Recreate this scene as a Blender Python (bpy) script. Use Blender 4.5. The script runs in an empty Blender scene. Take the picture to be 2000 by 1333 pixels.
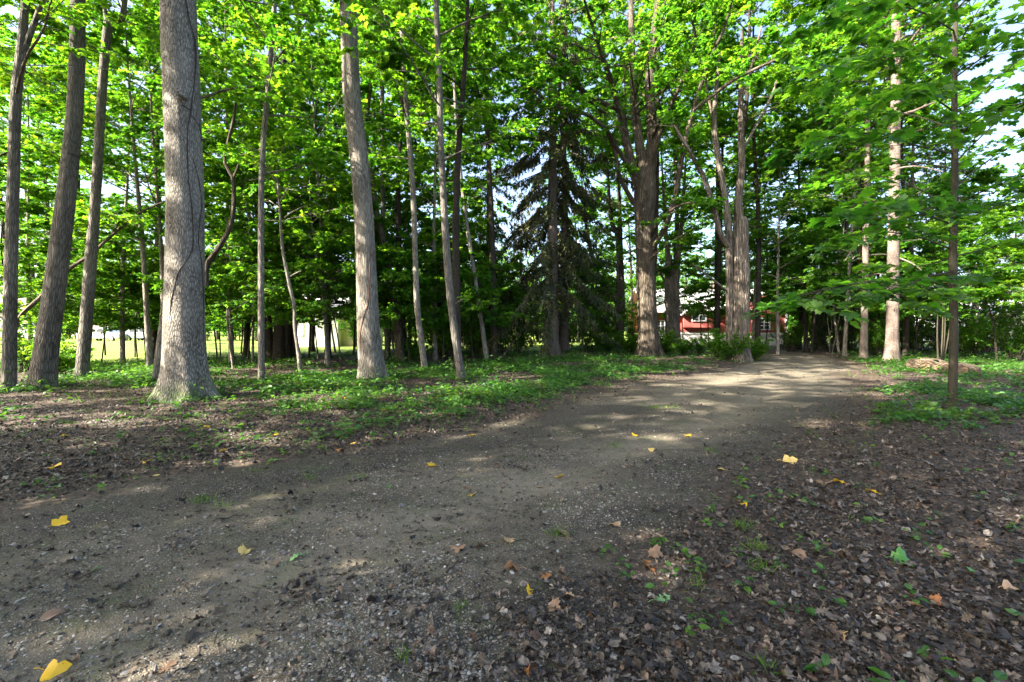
import bpy, math, random
import numpy as np
from mathutils import Vector

SC = bpy.context.scene
COL = SC.collection
H_CAM, F, HZ = 1.35, 889.0, 642.0
CX, CY = 1000.0, 666.5
PITCH = math.atan((CY - HZ) / F)            # camera looks down a touch

# ------------------------------------------------------------------ basics
def ray(px, py):
    a, b = (px - CX) / F, -(py - CY) / F
    return np.array([a, math.cos(PITCH) + b * math.sin(PITCH), b * math.cos(PITCH) - math.sin(PITCH)])
def W(px, py, Y):
    r = ray(px, py); return np.array([0, 0, H_CAM]) + r * (Y / r[1])
def G(px, py):
    r = ray(px, py); return np.array([0, 0, H_CAM]) + r * (-H_CAM / r[2])

def hsh(ix, iy, seed):
    n = (ix.astype(np.int64) * 374761393 + iy.astype(np.int64) * 668265263 + seed * 974711) & 0x7fffffff
    n = ((n ^ (n >> 13)) * 1274126177) & 0x7fffffff
    return ((n ^ (n >> 16)) & 0xffff) / 65535.0
def vn(x, y, seed=0):
    x = np.asarray(x, float); y = np.asarray(y, float)
    ix, iy = np.floor(x), np.floor(y); fx, fy = x - ix, y - iy
    fx, fy = fx * fx * (3 - 2 * fx), fy * fy * (3 - 2 * fy)
    a, b = hsh(ix, iy, seed), hsh(ix + 1, iy, seed)
    c, d = hsh(ix, iy + 1, seed), hsh(ix + 1, iy + 1, seed)
    return (a + (b - a) * fx) * (1 - fy) + (c + (d - c) * fx) * fy
def fbm(x, y, o=4, seed=0):
    s, a, t = 0, .5, 0
    for k in range(o):
        s = s + a * vn(x * 2 ** k, y * 2 ** k, seed + k * 17); t += a; a *= .5
    return s / t
def sstep(a, b, x):
    t = np.clip((x - a) / (b - a), 0, 1); return t * t * (3 - 2 * t)

# driveway edges (x as a function of y)
LE = np.array([(-8,-20),(-4,-14),(0,-9),(2,-6),(3.55,-3.99),(4.17,-3.28),(4.84,-2.18),(5.77,-.78),(6.74,.15),(8.1,1.19),(10.2,2.63),(12.2,4.41),(15.4,7.4),(19,10.3),(24,13.8),(28,15.7),(33,15.5),(36,13),(40,8)])
RE = np.array([(-8,-9),(-4,-5),(0,-1),(1.74,.49),(2.62,1.03),(3.35,1.7),(4.65,2.6),(5.77,3.6),(7.6,5.5),(10.2,7.5),(15.4,11.4),(19,13.7),(24,16.5),(28,19.5),(33,24),(36,26),(40,28)])
def pathd(x, y):
    l = np.interp(y, LE[:, 0], LE[:, 1]); r = np.interp(y, RE[:, 0], RE[:, 1])
    return np.minimum((x - l) * .7, (r - x) * .7), l, r
def pathmask(x, y):
    d, l, r = pathd(x, y)
    d = d + (fbm(x * 1.1, y * 1.1, 4, 5) - .5) * 1.3
    m = sstep(-.35, .45, d)
    return m * (1 - sstep(36, 38, y))
def hgt(x, y):
    x = np.asarray(x, float); y = np.asarray(y, float)
    d, l, r = pathd(x, y)
    h = (fbm(x * .25, y * .25, 3, 2) - .5) * .10 + (fbm(x * 1.3, y * 1.3, 3, 9) - .5) * .035
    out = sstep(0, 1.5, -d)
    h = h * (.45 + .55 * out) + .04 * out
    u = (x - l) / (r - l); rt = np.exp(-((u - .30) / .07) ** 2) + np.exp(-((u - .66) / .07) ** 2); h = h - .028 * rt * (1 - out)
    fine = np.clip(1 - np.hypot(x, y) / 14, 0, 1)
    h = h + fine * ((fbm(x * 7, y * 7, 3, 31) - .5) * .022 + (vn(x * 30, y * 30, 4) - .5) * .006)
    return h

def setprops(o, label=None, cat=None, group=None, kind=None):
    if label: o['label'] = label
    if cat: o['category'] = cat
    if group: o['group'] = group
    if kind: o['kind'] = kind
    return o

def mesh(name, V, Fs, mats, attrs=None, smooth=True, mi=None):
    """V (n,3); Fs: list of (m,k) int arrays"""
    me = bpy.data.meshes.new(name)
    V = np.ascontiguousarray(V, dtype=np.float32)
    Fs = [np.asarray(f, dtype=np.int32) for f in Fs if len(f)]
    me.vertices.add(len(V)); me.vertices.foreach_set('co', V.ravel())
    tot = np.concatenate([np.full(len(f), f.shape[1], np.int32) for f in Fs])
    loops = np.concatenate([f.ravel() for f in Fs])
    me.loops.add(len(loops)); me.loops.foreach_set('vertex_index', loops)
    me.polygons.add(len(tot))
    st = np.zeros(len(tot), np.int32); st[1:] = np.cumsum(tot)[:-1]
    me.polygons.foreach_set('loop_start', st); me.polygons.foreach_set('loop_total', tot)
    me.polygons.foreach_set('use_smooth', np.full(len(tot), smooth, bool))
    for m in (mats if isinstance(mats, (list, tuple)) else [mats]): me.materials.append(m)
    if mi is not None: me.polygons.foreach_set('material_index', np.asarray(mi, np.int32))
    me.update(calc_edges=True)
    for k, a in (attrs or {}).items():
        a = np.ascontiguousarray(a, dtype=np.float32)
        if a.ndim == 2:
            at = me.attributes.new(k, 'FLOAT_VECTOR', 'POINT'); at.data.foreach_set('vector', a.ravel())
        else:
            at = me.attributes.new(k, 'FLOAT', 'POINT'); at.data.foreach_set('value', a)
    return me
def link(name, me, parent=None, loc=None):
    o = bpy.data.objects.new(name, me); COL.objects.link(o)
    if parent: o.parent = parent
    if loc is not None: o.location = loc
    return o
def empty(name, loc, label, cat, group=None):
    o = bpy.data.objects.new(name, None); COL.objects.link(o); o.location = loc
    o.empty_display_size = .2
    return setprops(o, label, cat, group)
def copy_tree(o, parent=None):
    c = o.copy(); COL.objects.link(c)
    if parent: c.parent = parent
    for ch in list(o.children): copy_tree(ch, c)
    return c

# ------------------------------------------------------------------ materials
class NT:
    def __init__(s, name):
        s.m = bpy.data.materials.new(name); s.m.use_nodes = True
        s.t = s.m.node_tree; s.n = s.t.nodes; s.n.clear()
        s.out = s.n.new('ShaderNodeOutputMaterial')
    def N(s, typ, **kw):
        n = s.n.new('ShaderNode' + typ)
        for k, v in kw.items():
            if k.startswith('_'): setattr(n, k[1:], v)
            else: s.put(n.inputs[k.replace('__', ' ')], v)
        return n
    def put(s, sock, v):
        if hasattr(v, 'links') or isinstance(v, bpy.types.NodeSocket): s.t.links.new(v, sock)
        elif isinstance(v, (tuple, list)) and len(v) == 3 and sock.type == 'RGBA': sock.default_value = (*v, 1)
        else: sock.default_value = v
    def math(s, op, a, b=0.0, c=0.0, clamp=False):
        n = s.n.new('ShaderNodeMath'); n.operation = op; n.use_clamp = clamp
        s.put(n.inputs[0], a); s.put(n.inputs[1], b); s.put(n.inputs[2], c); return n.outputs[0]
    def mix(s, f, a, b, blend='MIX'):
        n = s.n.new('ShaderNodeMix'); n.data_type = 'RGBA'; n.blend_type = blend
        s.put(n.inputs[0], f); s.put(n.inputs[6], a); s.put(n.inputs[7], b); return n.outputs[2]
    def ramp(s, f, stops, interp='LINEAR'):
        n = s.n.new('ShaderNodeValToRGB'); n.color_ramp.interpolation = interp; e = n.color_ramp.elements
        while len(e) < len(stops): e.new(.5)
        for k, (p, c) in enumerate(stops):
            e[k].position = p; e[k].color = (*c, 1) if len(c) == 3 else c
        s.put(n.inputs[0], f); return n.outputs[0]
    def noise(s, vec, scale, detail=4, rough=.55, dist=0):
        n = s.N('TexNoise', Scale=scale, Detail=detail, Roughness=rough, Distortion=dist)
        if vec is not None: s.put(n.inputs['Vector'], vec)
        return n.outputs[0]
    def voro(s, vec, scale, feature='F1', out='Distance'):
        n = s.N('TexVoronoi', _feature=feature, Scale=scale)
        s.put(n.inputs['Vector'], vec); return n.outputs[out]
    def vmul(s, v, k):
        n = s.n.new('ShaderNodeVectorMath'); n.operation = 'MULTIPLY'; s.put(n.inputs[0], v); n.inputs[1].default_value = k
        return n.outputs[0]
    def bump(s, h, strength=.5, dist=.02, nrm=None):
        n = s.N('Bump', Strength=strength, Distance=dist, Height=h)
        if nrm is not None: s.put(n.inputs['Normal'], nrm)
        return n.outputs[0]
    def attr(s, name, out='Fac'):
        return s.N('Attribute', _attribute_name=name).outputs[out]
    def pos(s): return s.N('NewGeometry').outputs['Position']
    def isl(s): return s.N('NewGeometry').outputs['Random Per Island']
    def bsdf(s, col, rough=.8, spec=.3, nrm=None, **kw):
        n = s.N('BsdfPrincipled'); s.put(n.inputs['Base Color'], col); s.put(n.inputs['Roughness'], rough)
        s.put(n.inputs['Specular IOR Level'], spec)
        for k, v in kw.items(): s.put(n.inputs[k], v)
        if nrm is not None: s.put(n.inputs['Normal'], nrm)
        return n.outputs[0]
    def done(s, sh):
        s.t.links.new(sh, s.out.inputs[0]); return s.m

def plain(name, col, rough=.7, spec=.3, vary=.15, scale=6, **kw):
    t = NT(name); n = t.noise(t.N('TexCoord').outputs['Object'], scale, 5)
    c = t.mix(n, tuple(x * (1 - vary) for x in col), tuple(min(1, x * (1 + vary)) for x in col))
    return t.done(t.bsdf(c, rough, spec, t.bump(n, .15, .01), **kw))

def bark(name, dark, light, furrow=.03, stretch=.16, lichen=0.0, moss=.25, bands=0.0, deep=.6):
    t = NT(name); b = t.attr('bark', 'Vector')
    v = t.vmul(b, (1, 1, stretch))
    wob = t.N('TexNoise', Scale=2.2, Detail=3); t.put(wob.inputs['Vector'], b)
    vm = t.n.new('ShaderNodeVectorMath'); vm.operation = 'MULTIPLY_ADD'
    t.put(vm.inputs[0], wob.outputs['Color']); vm.inputs[1].default_value = (furrow * 1.6,) * 3; t.put(vm.inputs[2], v)
    cell = t.voro(vm.outputs[0], 1 / furrow, 'DISTANCE_TO_EDGE')
    ridge = t.math('MULTIPLY', cell, 3.2, clamp=True)
    fine = t.noise(t.vmul(b, (1, 1, .35)), 1 / furrow * 2.2, 6, .65)
    big = t.noise(b, 1.3, 4, .6)
    f = t.math('ADD', t.math('MULTIPLY', ridge, .55), t.math('MULTIPLY', fine, .55))
    f = t.math('ADD', f, t.math('MULTIPLY', t.math('SUBTRACT', big, .5), .6), clamp=True)
    mid = tuple((a + c) / 2 for a, c in zip(dark, light))
    col = t.ramp(f, [(.18, dark), (.52, mid), (.95, light)])
    hgtv = t.math('ADD', t.math('MULTIPLY', ridge, deep), t.math('MULTIPLY', fine, .4))
    st = t.noise(t.vmul(b, (1, 1, .3)), 2.6, 5, .65)
    col = t.mix(1.0, col, t.ramp(st, [(.30, (.50, .47, .44)), (.50, (1, 1, 1)), (.72, (1.22, 1.20, 1.14))]), 'MULTIPLY')
    kn = t.N('TexVoronoi', Scale=1.35); t.put(kn.inputs['Vector'], t.vmul(b, (1.6, 1.6, .8)))
    km = t.ramp(t.math('ADD', kn.outputs['Distance'], t.math('MULTIPLY', t.noise(b, 30, 3), .06)), [(.085, (1, 1, 1)), (.13, (0, 0, 0))])
    col = t.mix(t.math('MULTIPLY', km, .75), col, tuple(x * .5 for x in dark))
    if bands:
        bn = t.noise(t.vmul(b, (.7, .7, 6.5)), 1.0, 2, .4)
        bm = t.math('MULTIPLY', t.ramp(bn, [(.30, (1, 1, 1)), (.36, (0, 0, 0))]), bands)
        col = t.mix(bm, col, tuple(x * .6 for x in dark))
    if lichen:
        ln = t.noise(t.vmul(b, (1, 1, .5)), 26, 5, .7)
        lm = t.math('MULTIPLY', t.ramp(ln, [(.60, (0, 0, 0)), (.68, (1, 1, 1))]), lichen)
        col = t.mix(lm, col, (.42, .43, .40))
    if moss:
        mz = t.N('SeparateXYZ'); t.put(mz.inputs[0], b)
        low = t.math('MULTIPLY_ADD', mz.outputs[2], -2.2, 1.15, clamp=True)
        mn = t.ramp(t.noise(b, 5, 5, .65), [(.42, (0, 0, 0)), (.56, (1, 1, 1))])
        mm = t.math('MULTIPLY', t.math('MULTIPLY', mn, low), moss)
        col = t.mix(mm, col, (.06, .10, .02))
    oi = t.N('ObjectInfo').outputs['Random']
    col = t.mix(1.0, col, t.ramp(oi, [(0, (.82, .80, .78)), (1, (1.08, 1.05, 1.0))]), 'MULTIPLY')
    return t.done(t.bsdf(col, .88, .2, t.bump(hgtv, .9, furrow * .8)))

def leafmat(name, refl, trans, tw=.45, rough=.55, spec=.2, hue=.0):
    """refl / trans: three stops of per-leaf colour"""
    t = NT(name); r = t.isl(); oi = t.N('ObjectInfo').outputs['Random']
    c1 = t.ramp(r, [(0, refl[0]), (.55, refl[1]), (1, refl[2])])
    c2 = t.ramp(r, [(0, trans[0]), (.55, trans[1]), (1, trans[2])])
    tint = t.ramp(oi, [(0, (.80, .92, .9)), (.5, (1, 1, 1)), (1, (1.18, 1.06, .9))])
    c1 = t.mix(1.0, c1, tint, 'MULTIPLY'); c2 = t.mix(1.0, c2, tint, 'MULTIPLY')
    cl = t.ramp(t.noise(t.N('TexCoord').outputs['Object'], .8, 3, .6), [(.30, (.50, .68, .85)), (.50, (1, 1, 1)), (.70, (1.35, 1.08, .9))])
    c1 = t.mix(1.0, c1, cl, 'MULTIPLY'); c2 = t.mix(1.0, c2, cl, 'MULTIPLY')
    p = t.bsdf(c1, rough, spec)
    tr = t.N('BsdfTranslucent'); t.put(tr.inputs[0], c2)
    mx = t.N('MixShader'); mx.inputs[0].default_value = tw
    t.t.links.new(p, mx.inputs[1]); t.t.links.new(tr.outputs[0], mx.inputs[2])
    return t.done(mx.outputs[0])

M = {}
M['bark_grey'] = bark('grey_net_bark', (.042, .038, .033), (.42, .395, .35), .024, .22, .75, .9)
M['bark_tulip'] = bark('furrowed_pale_bark', (.062, .055, .047), (.43, .395, .345), .030, .11, .15, .35, .3)
M['bark_smooth'] = bark('banded_smooth_bark', (.050, .046, .040), (.265, .248, .218), .032, .13, .12, .25, .8)
M['bark_brown'] = bark('brown_shaggy_bark', (.034, .027, .020), (.215, .178, .138), .055, .10, .05, .25, .1, 1.0)
M['bark_spruce'] = bark('scaly_spruce_bark', (.065, .048, .040), (.30, .25, .22), .035, .55, .25, .15, .1)
M['bark_dead'] = bark('weathered_dead_wood', (.045, .034, .026), (.38, .33, .27), .07, .05, .05, .1, 0, 1.2)
M['bark_log'] = bark('rotten_log_bark', (.035, .026, .018), (.26, .20, .145), .06, .08, .15, .3, 0, 1.1)
M['bark_dark'] = bark('dark_bark', (.018, .015, .012), (.075, .062, .048), .03, .2, .05, .2)
M['bark_olive'] = bark('olive_sapling_bark', (.032, .030, .021), (.105, .096, .068), .012, .5, .15, .4, .4)
G1 = [(.022, .075, .008), (.045, .120, .012), (.080, .165, .020)]
T1 = [(.10, .34, .010), (.22, .54, .018), (.40, .70, .03)]
M['leaf_maple'] = leafmat('maple_leaf', G1, T1, .46)
M['leaf_sun'] = leafmat('bright_maple_leaf', [(.022, .075, .008), (.048, .125, .014), (.085, .175, .022)],
                        [(.09, .34, .012), (.20, .52, .02), (.38, .68, .035)], .50)
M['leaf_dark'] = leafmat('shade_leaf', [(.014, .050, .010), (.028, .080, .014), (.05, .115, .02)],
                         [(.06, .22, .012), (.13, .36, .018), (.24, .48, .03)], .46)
M['leaf_big'] = leafmat('sapling_leaf', [(.020, .070, .014), (.036, .105, .018), (.065, .150, .022)],
                        [(.07, .30, .012), (.15, .46, .018), (.28, .62, .03)], .48, .45, .4)
M['needle'] = leafmat('spruce_needle', [(.035, .055, .022), (.07, .09, .038), (.13, .135, .07)],
                      [(.03, .05, .01), (.05, .08, .02), (.08, .10, .03)], .2, .6, .2)
M['leaf_cover'] = leafmat('ground_cover_leaf', [(.026, .085, .016), (.050, .135, .022), (.085, .180, .035)],
                          [(.06, .20, .015), (.12, .32, .02), (.22, .44, .04)], .4, .4, .5)
M['grass'] = leafmat('grass_blade', [(.04, .10, .015), (.07, .15, .02), (.12, .20, .035)],
                     [(.08, .22, .02), (.14, .32, .03), (.25, .42, .05)], .4)
def littermat(name):
    t = NT(name); r = t.isl()
    c = t.ramp(r, [(0, (.020, .017, .014)), (.30, (.034, .028, .023)), (.45, (.070, .053, .038)), (.56, (.060, .053, .046)),
                   (.68, (.135, .105, .075)), (.80, (.185, .165, .145)), (.92, (.105, .055, .026)), (1, (.33, .30, .26))])
    n = t.noise(t.pos(), 60, 4)
    c = t.mix(t.ramp(n, [(.38, (0, 0, 0)), (.66, (1, 1, 1))]), c, t.mix(1.0, c, (.32, .28, .26), 'MULTIPLY'))
    return t.done(t.bsdf(c, .6, .35, t.bump(n, .35, .004)))
M['litter'] = littermat('dead_leaf')
def spotleaf(name, a, b, spot, tw=.25):
    t = NT(name); o = t.N('TexCoord').outputs['Object']
    c = t.mix(t.noise(o, 14, 3), a, b)
    s = t.ramp(t.noise(o, 55, 3, .6), [(.63, (0, 0, 0)), (.7, (1, 1, 1))])
    c = t.mix(t.math('MULTIPLY', s, .8), c, spot)
    p = t.bsdf(c, .45, .4); tr = t.N('BsdfTranslucent'); t.put(tr.inputs[0], c)
    mx = t.N('MixShader'); mx.inputs[0].default_value = tw
    t.t.links.new(p, mx.inputs[1]); t.t.links.new(tr.outputs[0], mx.inputs[2]); return t.done(mx.outputs[0])
M['yellow'] = spotleaf('yellow_leaf', (.72, .42, .012), (.80, .52, .03), (.25, .10, .01))
M['paleyellow'] = spotleaf('pale_yellow_leaf', (.60, .42, .10), (.66, .50, .20), (.4, .22, .06))
M['tan'] = spotleaf('tan_leaf', (.38, .23, .12), (.48, .32, .18), (.2, .11, .05), .1)
M['rust'] = spotleaf('rust_leaf', (.22, .085, .025), (.34, .14, .04), (.10, .04, .02), .1)
M['brownleaf'] = spotleaf('brown_leaf', (.17, .10, .062), (.25, .16, .10), (.09, .05, .035), .08)
M['greenleaf'] = spotleaf('fresh_green_leaf', (.06, .20, .03), (.11, .28, .06), (.05, .12, .02))
M['paleoak'] = spotleaf('pale_green_leaf', (.16, .34, .12), (.24, .42, .19), (.1, .2, .06))
M['redvine'] = plain('reddish_vine', (.16, .075, .045), .85, .2, .4, 40)
M['twig'] = plain('twig_bark', (.055, .042, .032), .85, .2, .5, 60)

def groundmat(name, lawn=False):
    t = NT(name); p = t.pos()
    n3 = t.noise(p, 75, 5, .7); n2 = t.noise(p, 9, 5, .6)
    if lawn:
        g = t.mix(t.noise(p, .35, 4), (.15, .23, .04), (.30, .37, .08))
        g = t.mix(t.math('MULTIPLY', n2, .6), g, (.06, .10, .018))
        return t.done(t.bsdf(g, .85, .15, t.bump(n3, .6, .03)))
    mask = t.attr('pathmask'); mud = t.attr('mud')
    # direction of wear along the drive
    mp = t.N('Mapping'); t.put(mp.inputs['Vector'], p); mp.inputs['Rotation'].default_value = (0, 0, math.radians(-52)); mp.inputs['Scale'].default_value = (.28, 1.5, 1)
    n1 = t.noise(mp.outputs[0], 1.0, 5, .6, .4)
    f = t.math('ADD', t.math('MULTIPLY', n1, .75), t.math('MULTIPLY', n2, .35))
    f = t.math('ADD', f, t.math('MULTIPLY', n3, .25))
    f = t.math('SUBTRACT', f, t.math('MULTIPLY', mud, .34)); rut = t.attr('rut')
    f = t.math('ADD', f, t.math('MULTIPLY', t.math('SUBTRACT', rut, .35), .13))
    grav = t.ramp(f, [(.42, (.036, .029, .021)), (.60, (.085, .070, .049)), (.82, (.165, .137, .098)), (1, (.22, .19, .145))])
    # stones set in the dirt
    def stones(scale, thr, keep):
        v = t.N('TexVoronoi', Scale=scale, Randomness=1.0); t.put(v.inputs['Vector'], p)
        sep = t.N('SeparateColor'); t.put(sep.inputs[0], v.outputs['Color'])
        on = t.math('MULTIPLY', t.math('LESS_THAN', v.outputs['Distance'], thr), t.math('LESS_THAN', sep.outputs[0], keep))
        c = t.ramp(sep.outputs[1], [(0, (.10, .10, .11)), (.25, (.22, .20, .17)), (.5, (.34, .29, .22)), (.7, (.17, .19, .22)), (.85, (.46, .43, .38)), (1, (.26, .18, .12))])
        hh = t.math('MULTIPLY', on, t.math('SUBTRACT', thr, v.outputs['Distance']))
        return on, c, hh
    on1, c1, h1 = stones(62, .36, .42); on2, c2, h2 = stones(130, .40, .5)
    patch = t.math('SUBTRACT', 1.0, t.math('MULTIPLY', rut, .7), clamp=True)
    patch = t.math('MULTIPLY', patch, t.ramp(t.noise(p, 1.7, 4, .6), [(.40, (.15, .15, .15)), (.62, (1, 1, 1))]))
    on1 = t.math('MULTIPLY', on1, patch)
    grav = t.mix(t.math('MULTIPLY', on2, .55), grav, c2); grav = t.mix(t.math('MULTIPLY', on1, .8), grav, c1)
    mossn = t.ramp(t.noise(p, 3.3, 5, .7), [(.52, (0, 0, 0)), (.68, (1, 1, 1))])
    grav = t.mix(t.math('MULTIPLY', mossn, t.math('MULTIPLY', n3, .75)), grav, (.055, .085, .018))
    soil = t.ramp(t.math('ADD', t.math('MULTIPLY', n2, .6), t.math('MULTIPLY', n3, .4)), [(.3, (.018, .014, .011)), (.55, (.048, .036, .027)), (.8, (.105, .078, .056))])
    bits = t.N('TexVoronoi', Scale=34); t.put(bits.inputs['Vector'], p)
    bs = t.N('SeparateColor'); t.put(bs.inputs[0], bits.outputs['Color'])
    bc = t.ramp(bs.outputs[1], [(0, (.03, .022, .018)), (.5, (.09, .062, .042)), (.8, (.15, .11, .08)), (1, (.10, .048, .022))])
    soil = t.mix(t.math('MULTIPLY', t.math('LESS_THAN', bs.outputs[0], .6), .7), soil, bc)
    col = t.mix(mask, soil, grav)
    hh = t.math('ADD', t.math('MULTIPLY', n3, .35), t.math('MULTIPLY', n2, .5))
    hh = t.math('ADD', hh, t.math('MULTIPLY', h1, 1.6)); hh = t.math('ADD', hh, t.math('MULTIPLY', h2, .8))
    hh = t.math('ADD', hh, t.math('MULTIPLY', t.math('LESS_THAN', bs.outputs[0], .6), .15))
    return t.done(t.bsdf(col, .82, .25, t.bump(hh, .8, .018)))
M['ground'] = groundmat('forest_soil'); M['lawn'] = groundmat('lawn_grass', True)
def stonemat():
    t = NT('pebble_stone'); r = t.isl()
    c = t.ramp(r, [(0, (.07, .065, .06)), (.2, (.17, .15, .12)), (.38, (.32, .275, .20)), (.52, (.15, .155, .16)), (.66, (.34, .31, .25)), (.80, (.22, .14, .09)), (.90, (.52, .50, .46)), (1, (.09, .085, .08))])
    n = t.noise(t.pos(), 220, 4)
    c = t.mix(t.math('MULTIPLY', n, .5), c, (.10, .085, .07))
    return t.done(t.bsdf(c, .65, .35))
M['stone'] = stonemat()

# ------------------------------------------------------------------ ground sheets
def build_ground():
    u = np.linspace(-1, 1, 620); v = np.linspace(0, 1, 560)
    xs = 3.0 * np.sinh(u * 4.4) / np.sinh(4.4) * 45 ; ys = -12 + 1.0 * 0
    xs = np.sign(u) * (np.abs(u) * 7 + np.expm1(np.abs(u) * 5.6) / np.expm1(5.6) * 150)
    near = np.linspace(-9, .8, 50)[:-1]
    far = .8 + v * 9 + np.expm1(v * 6) / np.expm1(6) * 190
    ys = np.concatenate([near, far])
    X, Y = np.meshgrid(xs, ys); nx, ny = len(xs), len(ys)
    Z = hgt(X, Y)
    V = np.stack([X, Y, Z], -1).reshape(-1, 3)
    i = np.arange(nx - 1)[None, :] + np.arange(ny - 1)[:, None] * nx
    q = np.stack([i, i + 1, i + 1 + nx, i + nx], -1).reshape(-1, 4)
    c = V[q].mean(1)
    pm = pathmask(V[:, 0], V[:, 1]); d, l, r = pathd(V[:, 0], V[:, 1])
    mud = np.exp(-((V[:, 0] - l - .9) / 1.1) ** 2) * (V[:, 1] < 8) + .75 * np.exp(-((r - V[:, 0]) / 1.0) ** 2) * (V[:, 1] < 9)
    u_ = (V[:, 0] - l) / (r - l) + (fbm(V[:, 0] * .9, V[:, 1] * .9, 3, 88) - .5) * .12; rut = np.exp(-((u_ - .30) / .075) ** 2) + np.exp(-((u_ - .66) / .075) ** 2)
    isP = pathmask(c[:, 0], c[:, 1]) > .12
    lw = c[:, 1] + (fbm(c[:, 0] * .3, c[:, 1] * .3, 3, 77) - .5) * 5 + np.where(c[:, 0] > 0, 8, 0)
    isL = (lw > np.interp(c[:, 0], [-15, -11, -7], [18.5, 22, 27])) & (~isP) & ((c[:, 0] < 4) | (c[:, 1] > 31))
    for nm, sel, mt in (('ground', ~isP & ~isL, M['ground']), ('driveway', isP, M['ground']), ('lawn', isL, M['lawn'])):
        f = q[sel]; uq, inv = np.unique(f, return_inverse=True)
        me = mesh(nm, V[uq], [inv.reshape(-1, 4)], mt, {'pathmask': pm[uq], 'mud': mud[uq], 'rut': rut[uq]})
        setprops(link(nm, me), kind='structure')
build_ground()

# ------------------------------------------------------------------ leaf templates: x along, y across, z normal
def outline(pts, fold=.12, curl=.1, mirror=True):
    """half outline (x,y) from base to tip -> fan triangles about a midrib"""
    L = [(x, y) for x, y in pts]
    full = L + [(x, -y) for x, y in L[-2:0:-1]] if mirror else L
    V = [(.42, 0, 0)] + [(x, y, fold * abs(y) - curl * (x - .4) ** 2) for x, y in full]
    n = len(full)
    return np.array(V, float), np.array([(0, 1 + k, 1 + (k + 1) % n) for k in range(n)])
LEAF = {}
LEAF['simple'] = (np.array([(0, 0, 0), (.42, .33, .07), (1, 0, -.08), (.42, -.33, .07)], float), np.array([(0, 1, 2), (0, 2, 3)][::-1]))
LEAF['mid'] = outline([(0, 0), (.05, .30), (.33, .24), (.50, .52), (.66, .20), (1, 0)], .15, .25)
LEAF['maple'] = outline([(0, 0), (-.10, .16), (.02, .42), (.14, .30), (.20, .46), (.40, .62), (.44, .48), (.62, .50), (.58, .30), (.56, .17), (.74, .20), (.80, .08), (1, 0)], .14, .3)
LEAF['oak'] = outline([(0, 0), (.08, .05), (.14, .20), (.22, .10), (.32, .34), (.42, .12), (.54, .40), (.64, .14), (.78, .26), (.84, .10), (1, 0)], .10, .3)
LEAF['tulip'] = outline([(0, 0), (.02, .20), (.12, .44), (.34, .40), (.42, .30), (.60, .46), (.92, .36), (.84, .12), (.80, 0)], .25, .35)
LEAF['ovate'] = outline([(0, 0), (.06, .16), (.28, .31), (.55, .29), (.8, .14), (1, 0)], .18, .3)
LEAF['needle'] = (np.array([(0, 0, 0), (.4, .16, 0), (1, 0, 0), (.4, -.16, 0)], float), np.array([(0, 1, 2), (0, 2, 3)]))

def unit(a): return a / np.maximum(np.linalg.norm(a, axis=-1, keepdims=True), 1e-9)
def scatter(tmpl, P, D, Nn, S, curl=None):
    """instance a template on n frames -> V, F"""
    tv, tf = tmpl
    D = unit(D); B = unit(np.cross(Nn, D)); N2 = np.cross(D, B)
    S = np.asarray(S)[:, None, None]
    tz = tv[None, :, 2:3] * np.ones((len(P), 1, 1))
    if curl is not None: tz = tz * curl[:, None, None]
    V = P[:, None, :] + S * (tv[None, :, 0:1] * D[:, None, :] + tv[None, :, 1:2] * B[:, None, :] + tz * N2[:, None, :])
    Fc = tf[None] + (np.arange(len(P)) * len(tv))[:, None, None]
    return V.reshape(-1, 3), Fc.reshape(-1, tf.shape[1])

# ------------------------------------------------------------------ trees
def spline(P, n):
    P = np.asarray(P, float)
    if len(P) < 3:
        t = np.linspace(0, 1, n)[:, None]; return P[0] + (P[-1] - P[0]) * t
    Q = np.vstack([2 * P[0] - P[1], P, 2 * P[-1] - P[-2]])
    s = np.linspace(0, len(P) - 1.0001, n); k = s.astype(int); t = (s - k)[:, None]
    a, b, c, d = Q[k], Q[k + 1], Q[k + 2], Q[k + 3]
    return .5 * (2 * b + (c - a) * t + (2 * a - 5 * b + 4 * c - d) * t ** 2 + (3 * b - a - 3 * c + d) * t ** 3)

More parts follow.
